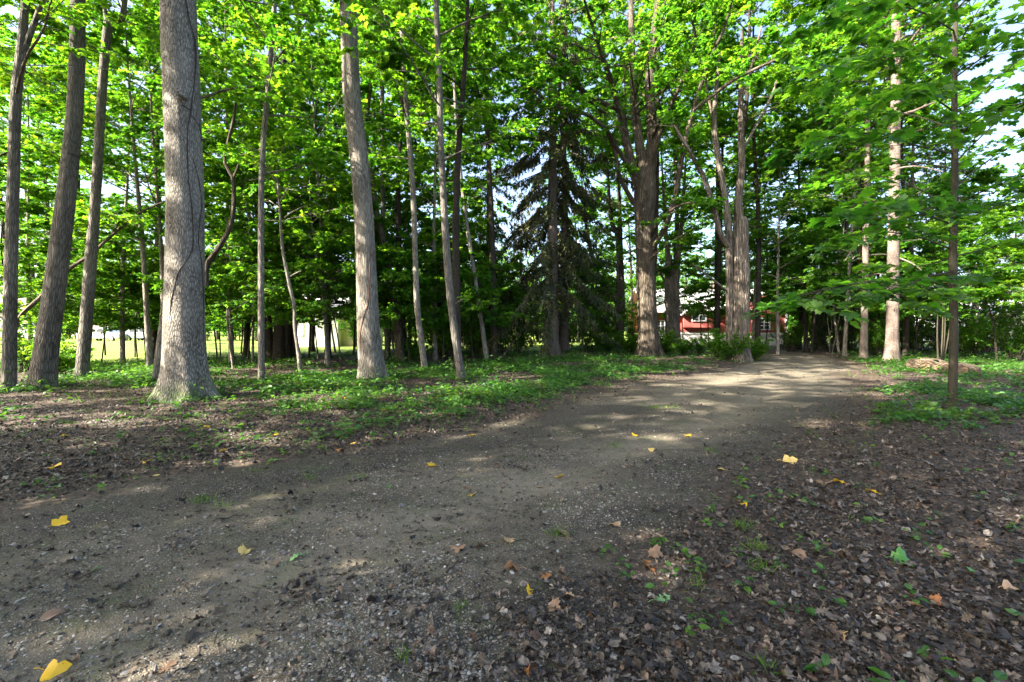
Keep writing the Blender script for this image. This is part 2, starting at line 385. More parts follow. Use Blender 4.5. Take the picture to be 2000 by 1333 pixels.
class Tree:
    def __init__(s, seed): s.rng = np.random.default_rng(seed); s.V = []; s.Q = []; s.A = []; s.n = 0; s.L = []; s.tw = []
    def tube(s, P, R, ns=8, flare=0, lump=0, roots=5):
        P = np.asarray(P, float); R = np.asarray(R, float); n = len(P)
        T = unit(np.gradient(P, axis=0))
        ref = np.array([0, 1., 0]) if abs(T[0, 1]) < .9 else np.array([1., 0, 0])
        U = np.zeros_like(P); u = ref
        for i in range(n):
            u = u - T[i] * (u @ T[i]); u = u / np.linalg.norm(u); U[i] = u
        Wv = np.cross(T, U)
        th = np.arange(ns) / ns * 2 * math.pi
        ln = np.concatenate([[0], np.cumsum(np.linalg.norm(np.diff(P, axis=0), axis=1))])
        r = R[:, None] * np.ones((1, ns))
        if flare:
            ph = s.rng.uniform(0, 6.28, 3)
            lob = .5 + .5 * np.sin(roots * th + ph[0]) + .4 * np.sin((roots - 2) * th + ph[1])
            r = r * (1 + flare * np.exp(-ln / (R[0] * .75))[:, None] * (.45 + .6 * lob[None, :]) + .05 * np.exp(-ln / 1.2)[:, None] * np.sin(roots * th + ph[0])[None])
        if lump:
            cs, sn = np.cos(th), np.sin(th)
            w = fbm(ln[:, None] * .9 + 3 * cs[None], 3 * sn[None] + ln[:, None] * .13, 4, int(s.rng.integers(99))) - .5
            w2 = fbm(ln[:, None] * .5 + 9 * cs[None], 9 * sn[None] + 7, 3, int(s.rng.integers(99))) - .5
            r = r * (1 + lump * 2 * w + lump * w2)
        C = P[:, None] + r[..., None] * (np.cos(th)[None, :, None] * U[:, None] + np.sin(th)[None, :, None] * Wv[:, None])
        off = s.rng.uniform(0, 40, 3)
        rr = float(R.max())
        A = np.stack([np.cos(th)[None] * rr + 0 * r, np.sin(th)[None] * rr + 0 * r, ln[:, None] + 0 * r], -1)
        A[..., :2] += off[:2] if not flare else 0
        if not flare: A[..., 2] += 3 + off[2]
        i = np.arange(n - 1)[:, None] * ns + np.arange(ns)[None]; j = np.arange(n - 1)[:, None] * ns + (np.arange(ns)[None] + 1) % ns
        q = np.stack([i, j, j + ns, i + ns], -1).reshape(-1, 4)
        s.V.append(C.reshape(-1, 3)); s.A.append(A.reshape(-1, 3)); s.Q.append(q + s.n); s.n += n * ns
    def prisms(s, a, b, r):
        n = len(a); D = unit(b - a); U = unit(np.cross(D, s.rng.normal(size=(n, 3)))); Wv = np.cross(D, U)
        th = np.arange(3) * 2.0944
        ring = np.cos(th)[None, :, None] * U[:, None] + np.sin(th)[None, :, None] * Wv[:, None]
        r = np.asarray(r).reshape(-1, 1, 1) * np.ones((n, 1, 1))
        V = np.concatenate([a[:, None] + ring * r, b[:, None] + ring * r * .4], 1)
        q = np.array([(0, 1, 4, 3), (1, 2, 5, 4), (2, 0, 3, 5)])
        Q = (q[None] + (np.arange(n) * 6)[:, None, None]).reshape(-1, 4)
        s.V.append(V.reshape(-1, 3)); s.A.append(V.reshape(-1, 3) * .5 + 5); s.Q.append(Q + s.n); s.n += n * 6
    zj = .27
    def spray(s, poly, ntw, nl, tl, ls, jit=.5, start=.12, droop=.25, twr=.004):
        rng = s.rng; n = len(poly)
        if ntw < 1: return
        u = start + (1 - start) * rng.random(ntw) ** .8; u[0] = 1
        k = np.minimum((u * (n - 1)).astype(int), n - 2); f = (u * (n - 1) - k)[:, None]
        a = poly[k] * (1 - f) + poly[k + 1] * f; t = unit(poly[k + 1] - poly[k])
        b = unit(np.cross(t, [0, 0, 1.0]) + 1e-6); sg = np.where(rng.random(ntw) < .5, -1, 1)
        ang = np.radians(rng.uniform(25, 70, ntw)); ang[0] = 0
        d = t * np.cos(ang)[:, None] + b * (sg * np.sin(ang))[:, None] + rng.normal(0, s.zj, (ntw, 3)); d[:, 2] = d[:, 2] * .9 + .02
        d = unit(d); ln = tl * rng.uniform(.5, 1.15, ntw) * (1 - .45 * u)
        e = a + d * ln[:, None]; s.prisms(a, e, twr)
        m = ntw * nl; ti = np.repeat(np.arange(ntw), nl); w = rng.uniform(.15, 1.08, m)[:, None]
        p = a[ti] + (e - a)[ti] * w + rng.normal(0, .02, (m, 3)); dd = d[ti]
        bb = unit(np.cross(dd, [0, 0, 1.0]) + 1e-6); sg2 = np.where(rng.random(m) < .5, -1, 1); an = np.radians(rng.uniform(10, 85, m))
        D = dd * np.cos(an)[:, None] + bb * (sg2 * np.sin(an))[:, None]; D[:, 2] -= droop * rng.uniform(.2, 1.6, m)
        D = unit(D); p = p + D * (ls * .35) * rng.random(m)[:, None]
        Nn = np.array([0, 0, 1.0]) + rng.normal(0, jit, (m, 3))
        s.L.append((p, D, Nn, ls * rng.uniform(.6, 1.2, m)))
    def limb(s, p0, az, el, length, r0, nbr, ntw, nl, ls, tl=.45, sub=.45, bend=-.5, leaf_from=.2, wob=.08):
        rng = s.rng; n = 9; P = [np.asarray(p0, float)]; e = el; a = az
        for i in range(n - 1):
            P.append(P[-1] + length / (n - 1) * np.array([math.cos(e) * math.cos(a), math.cos(e) * math.sin(a), math.sin(e)]))
            e += bend * (el - .12) / (n - 1) * 1.6 + rng.normal(0, wob); a += rng.normal(0, wob * 1.3)
        P = np.array(P); s.tube(P, np.linspace(r0, .008, n), 6)
        s.dress(P, r0, length, nbr, ntw, nl, ls, tl, sub, leaf_from)
    def dress(s, P, r0, length, nbr, ntw, nl, ls, tl=.45, sub=.45, leaf_from=.2):
        rng = s.rng; n = len(P)
        for j in range(nbr):
            bare = rng.random() < .16
            u = leaf_from + (1 - leaf_from) * (j + rng.random()) / nbr; k = min(int(u * (n - 1)), n - 2); f = u * (n - 1) - k
            q = P[k] * (1 - f) + P[k + 1] * f; t = P[k + 1] - P[k]; t = t / np.linalg.norm(t)
            b = np.cross(t, [0, 0, 1.0]); b = b / (np.linalg.norm(b) + 1e-6); sg = 1 if j % 2 else -1
            an = rng.uniform(.6, 1.15); d = t * math.cos(an) + b * sg * math.sin(an) + rng.normal(0, .15, 3); d[2] = d[2] * .6 + rng.uniform(-.25, .45)
            d /= np.linalg.norm(d); bl = length * sub * (1 - .6 * u) * rng.uniform(.6, 1.2) + .2
            m = 5; tt = np.linspace(0, 1, m)[:, None]; poly = q + d * bl * tt + np.array([0, 0, -.16 * bl]) * tt ** 2 + rng.normal(0, .02, (m, 3)) * tt
            s.tube(poly, np.linspace(max(.006, r0 * .3 * (1 - .5 * u)), .004, m), 4)
            if not bare: s.spray(poly, ntw, nl, tl, ls)
        s.spray(P[n // 2:], max(2, ntw // 2), nl, tl, ls)
    def finish(s, name, label, cat, bm, lm, leaf='mid', group=None, base=None, trunk='trunk', crown='crown'):
        base = np.zeros(3) if base is None else np.asarray(base)
        root = empty(name, base, label, cat, group)
        V = np.vstack(s.V) - base
        link(trunk, mesh(trunk, V, s.Q, bm, {'bark': np.vstack(s.A)}), root)
        if s.L:
            P, D, N2, S = [np.concatenate(x) for x in zip(*s.L)]
            Vl, Fl = scatter(LEAF[leaf], P - base, D, N2, S)
            link(crown, mesh(crown, Vl, [Fl], lm, smooth=False), root)
        return root

NLEAF = [0]
def deciduous(seed, H, z0, R, r0, nl=14, nbr=9, ntw=6, lv=8, ls=.13, lean=.3, elev=(30, 60), shape='tall', tl=.5):
    """whole tree at the origin"""
    t = Tree(seed); g = t.rng
    top = np.array([g.normal(0, lean), g.normal(0, lean), H])
    P = spline([(0, 0, -.15), top * .33 + np.append(g.normal(0, .12, 2), 0), top * .66 + np.append(g.normal(0, .15, 2), 0), top], 26)
    R_ = r0 * np.linspace(1, .12, 26) ** .9; t.tube(P, R_, 12, .5, .04)
    for i in range(nl):
        u = (i + g.random()) / nl; z = z0 + (H - z0) * u * .97; k = int(np.clip(np.searchsorted(P[:, 2], z), 1, 25)); p = P[k]
        az = i * 2.4 + g.normal(0, .3)
        prof = (1 - .75 * u) if shape == 'tier' else (.55 + .9 * u * (1 - u) * 2 - .25 * u)
        t.limb(p, az, math.radians(g.uniform(*elev)) * (.5 + .6 * u), R * prof * g.uniform(.75, 1.15), max(.012, R_[k] * .45), nbr, ntw, lv, ls, tl)
    return t

def spruce(seed, H, R, r0, z0=1.2, dead=3.0, dens=1.0, side=None):
    t = Tree(seed); g = t.rng
    P = spline([(0, 0, -.15), (g.normal(0, .05), g.normal(0, .05), H * .5), (0, 0, H)], 30)
    R_ = r0 * np.linspace(1, .05, 30); t.tube(P, R_, 14, .45, .03)
    z = z0; i = 0
    while z < H - .5:
        u = z / H
        for k in range(int(g.integers(3, 6))):
            az = i * 1.3 + k * 6.28 / 4.5 + g.normal(0, .3); L = R * (1 - u) ** .75 * g.uniform(.45, 1.2)
            if side is not None and math.cos(az - side) < -.2 and z < H * .4: L *= .45
            n = 7; s_ = np.linspace(0, 1, n)[:, None]
            d = np.array([math.cos(az), math.sin(az), 0]); rise = g.uniform(.0, .25)
            poly = np.array([0, 0, z]) + d * L * s_ + np.array([0, 0, 1.]) * L * (rise * s_ - (.62 + .25 * (1 - u)) * s_ ** 1.7 + .22 * s_ ** 4) + g.normal(0, .03, (n, 3)) * s_
            poly[:, :2] += np.interp(z, P[:, 2], P[:, 0]) * np.array([1, 0]); t.tube(poly, np.linspace(.012 + .012 * (1 - u), .004, n), 4)
            nb = int(L * 9 * dens) + 2
            if z < dead: nb = int(nb * max(.0, (z - z0) / (dead - z0 + .01)) * .5)
            if nb < 2: continue
            uu = .22 + .78 * g.random(nb); kk = np.minimum((uu * (n - 1)).astype(int), n - 2); f = (uu * (n - 1) - kk)[:, None]
            a = poly[kk] * (1 - f) + poly[kk + 1] * f; tt = unit(poly[kk + 1] - poly[kk]); b = unit(np.cross(tt, [0, 0, 1.])); sg = np.where(g.random(nb) < .5, -1, 1)
            D = tt * .55 + b * (sg * g.uniform(.2, .9, nb))[:, None]; D[:, 2] -= g.uniform(.5, 1.7, nb); D = unit(D); ln = g.uniform(.25, .75, nb) * (1 - .5 * u)
            t.prisms(a, a + D * ln[:, None], .003)
            nn = 9; m = nb * nn; ti = np.repeat(np.arange(nb), nn); w = g.uniform(0, 1.05, m)[:, None]
            p = a[ti] + D[ti] * ln[ti][:, None] * w; D2 = unit(D[ti] + g.normal(0, .38, (m, 3)))
            t.L.append((p, D2, g.normal(0, 1, (m, 3)), g.uniform(.10, .22, m)))
        z += .42 + .25 * u; i += 1
    return t

def pxpath(pts, Y):
    """[(px,py,width px[,dy])] at depth Y -> points, radii"""
    P, R = [], []
    for q in pts:
        y = Y + (q[3] if len(q) > 3 else 0)
        P.append(W(q[0], q[1], y)); R.append(q[2] / 2 / F * y * math.cos(math.atan((q[0] - CX) / F)))
    return np.array(P), np.array(R)
def trunkpts(pts, H=None, taper=.35):
    Y = 1200.0 / (pts[0][1] - HZ); P, R = pxpath(pts, Y)
    b = P[0].copy(); b[2] = hgt(b[0], b[1]) - .08; P[0] = b
    if H and P[-1][2] < H:
        d = P[-1] - P[-2]; d = d / d[2]; d[:2] = np.clip(d[:2], -.12, .12) * .5
        P = np.vstack([P, P[-1] + d * (H - P[-1][2])]); R = np.append(R, R[-1] * taper)
    return P, R, Y

BASES = []
def hero(seed, name, label, pts, bm, lm, H=16, ns=20, crown=None, limbs=(), flare=.45, lump=.05, leaf='mid', cat='tree', roots=5, n=60, group=None):
    t = Tree(seed); P, R, Y = trunkpts(pts, H); BASES.append((P[0][0], P[0][1], R[0]))
    S = spline(P, n); ss = np.linspace(0, len(P) - 1.0001, n); Rr = np.interp(ss, np.arange(len(P)), R)
    t.tube(S, Rr, ns, flare, lump, roots)
    for lb in limbs:
        d = dict(nbr=0, ntw=5, nl=8, ls=.13, tl=.45, from_=.3, ext=0); 
        pl = lb
        if isinstance(lb, tuple) and isinstance(lb[1], dict): pl = lb[0]; d.update(lb[1])
        lp, lr = pxpath(pl, Y)
        if d['ext']:
            e = unit(lp[-1] - lp[-2]) * d['ext']; e[2] = abs(e[2]) + .3; lp = np.vstack([lp, lp[-1] + e]); lr = np.append(lr, .01)
        L = spline(lp, 14); lr = np.interp(np.linspace(0, len(lr) - 1, 14), np.arange(len(lr)), lr); t.tube(L, lr, 8, 0, .03)
        if d['nbr']:
            ll = np.linalg.norm(np.diff(L, axis=0), axis=1).sum(); t.dress(L, lr[0], ll, d['nbr'], d['ntw'], d['nl'], d['ls'], d['tl'], .4, d['from_'])
    if crown:
        z0, Rc, nl, nbr, ntw, lv, ls = crown; g = t.rng; zt = S[-1, 2]
        for i in range(nl):
            u = (i + g.random()) / nl; z = z0 + (zt - z0) * u * .97; k = int(np.clip(np.searchsorted(S[:, 2], z), 1, n - 1))
            t.limb(S[k], i * 2.4 + g.normal(0, .3), math.radians(g.uniform(25, 55)) * (.5 + .6 * u), Rc * (.6 + 1.6 * u * (1 - u) - .25 * u) * g.uniform(.75, 1.15), max(.012, Rr[k] * .4), nbr, ntw, lv, ls, .5)
    return t.finish(name, label, cat, bm, lm, leaf, group, base=P[0])

bg, bt, bs_, bb, bsp, bd, bk, bo = (M[k] for k in ('bark_grey', 'bark_tulip', 'bark_smooth', 'bark_brown', 'bark_spruce', 'bark_dead', 'bark_dark', 'bark_olive'))
lm_, lsun, ldk, lbig, ndl = (M[k] for k in ('leaf_maple', 'leaf_sun', 'leaf_dark', 'leaf_big', 'needle'))

# ---- the trunks one can tell apart in the photograph
hero(1, 'tree', 'grey trunk at the left edge of the picture, forking near the top', [(18,770,33),(20,600,30),(25,400,27),(31,200,24),(42,100,23),(47,30,19),(50,-60,17)], bs_, lm_, 15,
     crown=(5.5, 4.2, 10, 8, 6, 9, .13), limbs=[([(44,110,14),(62,60,13),(80,10,11),(98,-50,9)], dict(ext=3, nbr=8, ls=.14)), ([(60,60,4),(95,30,3),(125,0,3,-.3)], dict(nbr=5, ls=.13))])
hero(2, 'tree', 'thick leaning grey trunk with faint dark bands, second from the left edge', [(82,762,60),(90,690,53),(102,600,49),(125,420,42),(143,250,34),(150,130,33),(152,0,30),(153,-150,27)], bs_, lm_, 18, 26,
     crown=(9.5, 4, 8, 8, 5, 8, .14))
hero(3, 'tree', 'slender leaning grey trunk ending in a knobbly fork, between the two thick ones', [(158,745,29),(167,650,28),(178,500,25),(186,400,22),(195,250,20),(203,130,19),(211,50,19),(213,38,15)], bs_, lm_, None, 16,
     limbs=[([(210,52,11),(205,20,8),(202,-40,7)], dict(ext=4, nbr=10, ls=.14)), ([(211,46,16),(228,40,15),(240,30,13),(246,-20,11)], dict(ext=4, nbr=10, ls=.14))])
T4 = hero(4, 'tree', 'massive grey trunk with flared mossy roots and dark vines climbing it', [(366,782,92),(363,730,88),(361,650,85),(361,550,80),(362,400,76),(356,200,74),(350,60,73),(347,-60,71),(343,-300,62)], bg, lm_, 20, 56,
     crown=(10.5, 5, 9, 8, 5, 8, .15), flare=.8, lump=.025, n=110, roots=7)
hero(5, 'tree', 'grey trunk half hidden behind the massive vine-clad trunk, leaning into it', [(309,752,30),(318,680,29),(328,600,27),(338,500,25),(350,380,22),(360,200,19),(366,0,17)], bs_, lm_, 15, 16, crown=(6.5, 4, 10, 8, 6, 9, .13))
hero(6, 'tree', 'very straight slim pale trunk left of the crooked sapling', [(511,748,14),(510,600,13),(510,400,12),(514,280,11),(523,180,10),(531,80,10),(537,0,9),(541,-80,8)], bt, lm_, 12, 12, flare=.15,
     crown=(5, 3.2, 15, 8, 6, 9, .14))
hero(7, 'sapling', 'crooked thin sapling with bare side twigs in front of the black multi-stemmed tree', [(588,737,9),(583,690,8),(576,640,7),(575,600,7),(566,560,7),(560,530,7),(551,480,6),(546,400,5),(541,340,4)], bt, lm_, 6, 10, flare=.1, lump=.1,
     limbs=[[(556,425,3),(575,412,2),(598,402,2)], [(549,431,3),(530,431,2),(515,430,2)], [(567,540,3),(580,533,2),(588,530,2)], ([(546,400,3),(560,370,2),(575,345,2)], dict(nbr=3, ls=.1)), ([(541,360,3),(525,330,2),(515,300,2)], dict(nbr=4, ls=.1))], crown=(4.2, 1.5, 6, 4, 4, 6, .11))
hero(8, 'tree', 'tall pale furrowed trunk standing alone with sun on its left side', [(727,742,54),(724,700,49),(720,650,45),(716,550,41),(709,400,37),(698,280,36),(688,200,35),(683,100,34),(680,0,33),(678,-120,31)], bt, lm_, 19, 44,
     crown=(10, 4.5, 9, 8, 5, 8, .15), flare=.34, lump=.025, n=100)
hero(9, 'tree', 'brown curving trunk with ivy behind the tall pale one, forked above', [(783,710,18),(777,640,18),(768,580,16),(757,520,14),(748,470,14),(736,420,13),(728,360,12),(718,300,11),(713,250,10),(719,200,9),(727,150,8)], bb, lm_, None, 14, flare=.2,
     limbs=[([(725,160,7),(720,120,5),(716,60,4)], dict(ext=3, nbr=8, ls=.13)), ([(726,155,7),(740,120,6),(753,90,5),(760,20,4)], dict(ext=3, nbr=8, ls=.13)), ([(757,520,4),(730,470,3),(700,440,2)], dict(nbr=4))])
hero(10, 'tree', 'straight grey trunk just left of the foot of the curving brown trunk', [(758,705,11),(754,620,10),(751,560,9),(748,400,8),(746,250,8),(748,100,7)], bs_, lm_, 15, 10, flare=.2, crown=(7, 3.2, 10, 7, 5, 8, .13))
hero(11, 'tree', 'slim grey trunk leaning left, between the curving trunk and the vine-wrapped one', [(831,726,13),(822,660,12),(815,600,12),(811,500,11),(808,400,11),(801,300,10),(793,200,9),(787,100,8),(782,0,8)], bt, lm_, 13, 12, flare=.15, crown=(5.5, 2.6, 10, 7, 5, 8, .12))
hero(12, 'tree', 'leaning slim trunk with leafy sprouts rising from the edge of the leaf litter', [(902,747,18),(894,690,16),(884,620,15),(875,530,15),(868,420,14),(861,280,12),(858,150,11),(852,0,10)], bs_, lm_, 14, 14, flare=.12, crown=(5.2, 3.4, 15, 8, 6, 9, .14),
     limbs=[([(880,600,3),(895,590,2),(905,585,2)], dict(nbr=2, ls=.1))])
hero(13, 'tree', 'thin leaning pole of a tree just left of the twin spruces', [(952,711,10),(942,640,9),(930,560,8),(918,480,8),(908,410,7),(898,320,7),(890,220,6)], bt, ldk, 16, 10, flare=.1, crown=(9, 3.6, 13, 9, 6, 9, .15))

def placed(t, px, py, name, label, cat, bm, lm, leaf='mid', group=None, rot=0, scale=1, sink=0):
    p = G(px, py); r = t.finish(name, label, cat, bm, lm, leaf, group); r.location = (p[0], p[1], hgt(p[0], p[1])); r.rotation_euler.z = rot; r.scale = (scale,) * 3; return r
placed(spruce(21, 21, 5.6, .36, 1.8, 2.9, 2.6, math.pi), 1078, 695, 'spruce_tree', 'tall dark spruce with drooping bare branches, front one of the twin spruces', 'spruce', bsp, ndl, 'needle')
placed(spruce(22, 20, 3.8, .25, 2.2, 3.4, 2.4), 1103, 690, 'spruce_tree', 'slimmer spruce trunk close behind the front twin spruce', 'spruce', bsp, ndl, 'needle')

DR = dict
hero(31, 'maple_tree', 'forked brown maple with one limb sweeping left, between the spruces and the huge maple', [(1209,684,20),(1210,640,17),(1211,595,20),(1211,516,14),(1206,459,11),(1192,415,8)], bb, lm_, 15, 14, crown=(6, 4, 12, 8, 6, 8, .15),
     limbs=[([(1210,600,14),(1197,574,12),(1168,535,9),(1149,468,7),(1143,420,5)], DR(ext=3, nbr=8, ls=.15)), ([(1210,520,8),(1209,440,7),(1211,396,6),(1206,330,5)], DR(ext=3, nbr=8, ls=.15)), [(1206,630,6),(1190,610,5),(1172,590,3)]])
M2L = DR(ls=.15, nbr=16, ntw=9, nl=15, tl=.75)
hero(32, 'maple_tree', 'huge brown maple whose thick trunk breaks into many upright limbs', [(1268,699,48),(1266,650,40),(1263,580,38),(1260,500,36),(1258,430,37),(1260,380,44),(1262,340,34)], bb, lsun, None, 30, flare=.4, lump=.09, roots=6,
     limbs=[([(1264,350,28),(1270,320,27),(1274,267,22),(1269,156,20),(1276,89,17),(1283,20,14)], DR(M2L, ext=5, nbr=20)),
            ([(1258,360,22),(1250,290,19),(1240,218,17),(1235,132,15),(1233,40,12,1)], DR(M2L, ext=5, nbr=20)),
            ([(1252,370,20),(1240,345,19),(1221,267,17),(1206,195,14),(1180,122,10,-1),(1166,80,7,-1.5)], DR(M2L, ext=4, nbr=18)),
            ([(1250,352,11),(1211,300,9,-.8),(1183,252,8,-1.4),(1134,218,7,-2),(1086,209,5,-2.5),(1029,166,4,-3)], DR(M2L, nbr=16)),
            ([(1212,215,10),(1183,204,9,-.5),(1139,180,8,-1),(1110,137,7,-1.5),(1067,103,5,-2)], DR(M2L, nbr=15)),
            ([(1266,340,10),(1288,262,9,-1),(1307,214,8,-1.5),(1336,146,7,-2),(1358,84,6,-2.5),(1352,40,4,-3)], DR(M2L, nbr=15)),
            ([(1270,496,10),(1303,435,10,-1.2),(1322,367,10,-1.8),(1336,286,10,-2.2),(1355,214,9,-2.6),(1384,122,7,-3),(1413,60,5,-3.4),(1430,0,4,-3.8)], DR(M2L, nbr=10, from_=.45)),
            ([(1354,216,7,-2.6),(1390,188,7,-3),(1441,152,7,-3.6),(1519,115,5,-4.2),(1613,68,3,-5)], DR(M2L, nbr=11)),
            ([(1240,400,10),(1211,348,9,-.5),(1202,300,8,-.8),(1183,252,6,-1)], DR(M2L, nbr=5)),
            ([(1266,470,8),(1290,430,6,-1.5),(1330,400,4,-2.6),(1380,395,3,-3.4)], DR(M2L, nbr=8, ls=.14)),
            ([(1256,520,6),(1300,480,5,-1.2),(1345,455,3,-2)], DR(M2L, nbr=5, ls=.14))])
hero(33, 'maple_tree', 'pale sunlit twin-stemmed maple in front of the red house', [(1315,684,32),(1314,620,28),(1312,564,30),(1308,530,18),(1306,500,12)], bd, lsun, None, 16, lump=.12,
     limbs=[([(1318,580,16),(1324,500,13),(1331,440,9),(1335,380,7)], DR(M2L, ext=4, nbr=11)), ([(1306,520,11),(1300,450,8),(1296,380,6)], DR(M2L, ext=4, nbr=11)), ([(1304,560,6),(1293,540,5),(1285,515,4)], DR(M2L, nbr=3))])
hero(34, 'dead_tree', 'split dead-topped tree with peeling pale wood at the bend of the drive', [(1444,706,44),(1444,660,36),(1446,600,35),(1448,540,35),(1447,480,32),(1448,435,27),(1446,425,15),(1443,396,14),(1449,324,14),(1447,266,12),(1447,156,9),(1450,60,6)], bd, lm_, None, 26, flare=.3, lump=.22, n=80,
     limbs=[[(1426,700,18),(1425,636,17),(1425,540,16),(1423,459,15),(1418,396,13),(1403,310,13),(1394,242,12),(1399,175,9),(1405,100,6)],
            ([(1427,487,12),(1408,459,12,-.2),(1394,406,11,-.4),(1375,348,10,-.6),(1346,295,8,-.8),(1312,238,6,-1)], DR(M2L, nbr=4, from_=.7)), [(1423,571,5),(1384,540,4,-.3),(1351,516,3,-.6)],
            [(1457,560,12),(1460,530,10),(1461,505,4)], ([(1447,300,7),(1480,240,6,1),(1510,180,5,2),(1530,100,4,3)], DR(M2L, nbr=9)), ([(1395,240,6),(1380,170,5),(1372,90,4)], DR(M2L, nbr=8)),
            ([(1447,200,6),(1470,120,5),(1490,40,4)], DR(M2L, nbr=9))])
hero(35, 'tree', 'straight dark trunk between the pale twin maple and the dead-topped tree', [(1401,682,13),(1401,600,12),(1401,492,11),(1402,372,9),(1403,200,8)], bk, lm_, 19, 10, crown=(8, 3.6, 11, 8, 6, 8, .16))
hero(36, 'tree', 'narrow pinkish grey trunk left of the thick one beyond the drive', [(1686,703,19),(1688,640,15),(1690,560,14),(1691,450,13),(1694,350,11),(1694,200,10)], bsp, ndl, None, 14, flare=.35,
     limbs=[[(1691,500,3),(1720,497,2),(1745,499,2)], [(1691,540,3),(1715,535,2),(1730,538,2)], [(1690,470,3),(1665,490,2),(1650,510,2)]])
hero(37, 'tree', 'thick pale straight trunk with a flared foot right of the drive', [(1742,711,36),(1743,650,27),(1745,500,25),(1748,300,22),(1750,120,19),(1750,-50,17)], bsp, lm_, 17, 24, flare=.4, lump=.03, n=70, crown=(8.5, 4, 10, 8, 6, 8, .14),
     limbs=[[(1745,500,5),(1790,520,3,-.5),(1830,560,2,-1)], [(1747,430,4),(1800,455,3,-.5),(1850,475,2,-1)], [(1746,470,3),(1775,470,2),(1800,468,2)], [(1748,330,4),(1790,325,3,-.6),(1840,335,2,-1)]])

# foreground sapling with big leaves
def big_sapling():
    t = Tree(51); t.zj = .13; pts = [(1859,805,25),(1860,780,20),(1863,640,19),(1861,500,17),(1865,380,16),(1864,200,13),(1866,50,11),(1867,-90,8)]
    P, R, Y = trunkpts(pts, 6.6); S = spline(P, 50); t.tube(S, np.interp(np.linspace(0, len(P) - 1, 50), np.arange(len(P)), R), 16, .5, .08)
    B = [[(1858,215,0),(1755,142,-.5),(1668,74,-.9)], [(1858,300,0),(1790,285,-.9),(1700,262,-1.7),(1610,270,-2.3)], [(1860,412,0),(1800,372,.4),(1720,345,.8),(1600,360,1.1)],
         [(1858,487,0),(1790,462,-.3),(1700,452,-.7),(1630,470,-1)], [(1858,545,0),(1780,545,-.8),(1690,552,-1.6),(1620,565,-2.0),(1570,592,-2.3)], [(1860,330,0),(1780,318,.8),(1680,330,1.5),(1600,345,2)],
         [(1860,120,0),(1790,100,-1),(1690,120,-2),(1580,140,-2.6)], [(1862,60,0),(1790,20,-1),(1700,10,-2),(1620,30,-2.8)], [(1859,530,0),(1800,545,-1.3),(1730,580,-2.2)],
         [(1876,80,0),(1905,30,-.2),(1940,-30,-.4)], [(1868,315,0),(1940,245,-.5),(2030,170,-1)], [(1868,362,0),(1950,300,.3),(2040,250,.6)], [(1868,400,0),(1940,365,-.8),(2040,330,-1.4)],
         [(1868,440,0),(1940,405,-.4),(2040,360,-.8)], [(1868,500,0),(1940,482,.3),(2040,440,.5)], [(1868,230,0),(1950,150,.5),(2040,80,1)], [(1868,150,0),(1950,90,-1),(2050,20,-2)],
         [(1860,440,0),(1810,420,-1.2),(1750,400,-2.2),(1680,395,-2.9)], [(1861,180,0),(1800,170,-1.4),(1720,190,-2.5)], [(1862,0,0),(1810,-40,-.8),(1740,-60,-1.5)], [(1858,420,0),(1770,405,.8),(1660,400,1.5)],
         [(1866,20,0),(1930,-40,-1),(2000,-60,-2)], [(1858,250,0),(1780,225,.6),(1690,215,1.2),(1590,235,1.6)], [(1866,270,0),(1930,220,-1.3),(2010,200,-2.2)], [(1858,505,0),(1790,520,.7),(1700,515,1.4)]]
    for b in B:
        q = np.array([W(x, y, Y + dy) for x, y, dy in b]); q = spline(q, 12); ln = np.linalg.norm(np.diff(q, axis=0), axis=1).sum()
        t.tube(q, np.linspace(.013, .004, 12), 6)
        nb = int(3 + ln * 2.2)
        for j in range(nb):
            u = .25 + .75 * (j + t.rng.random()) / nb; k = min(int(u * 11), 10); p = q[k]; d = unit(q[k + 1] - q[k]); s_ = unit(np.cross(d, [0, 0, 1.]))
            d2 = unit(d * .8 + s_ * (1 if j % 2 else -1) * t.rng.uniform(.5, 1.0) + t.rng.normal(0, .1, 3)); bl = t.rng.uniform(.3, .7)
            poly = p + d2 * bl * np.linspace(0, 1, 5)[:, None]; poly[:, 2] -= .08 * np.linspace(0, 1, 5) ** 2; t.tube(poly, np.linspace(.005, .0025, 5), 4)
            t.spray(poly, 3, 4, .26, .145, .34, .3, .25, .0018)
        t.spray(q, int(3 + ln * 2.2), 3, .22, .16, .22, .3, .18, .0018)
    return t.finish('sapling', 'slim dark young tree in front on the right with tiers of large lobed leaves', 'tree', bo, lbig, 'maple', base=P[0])
big_sapling()

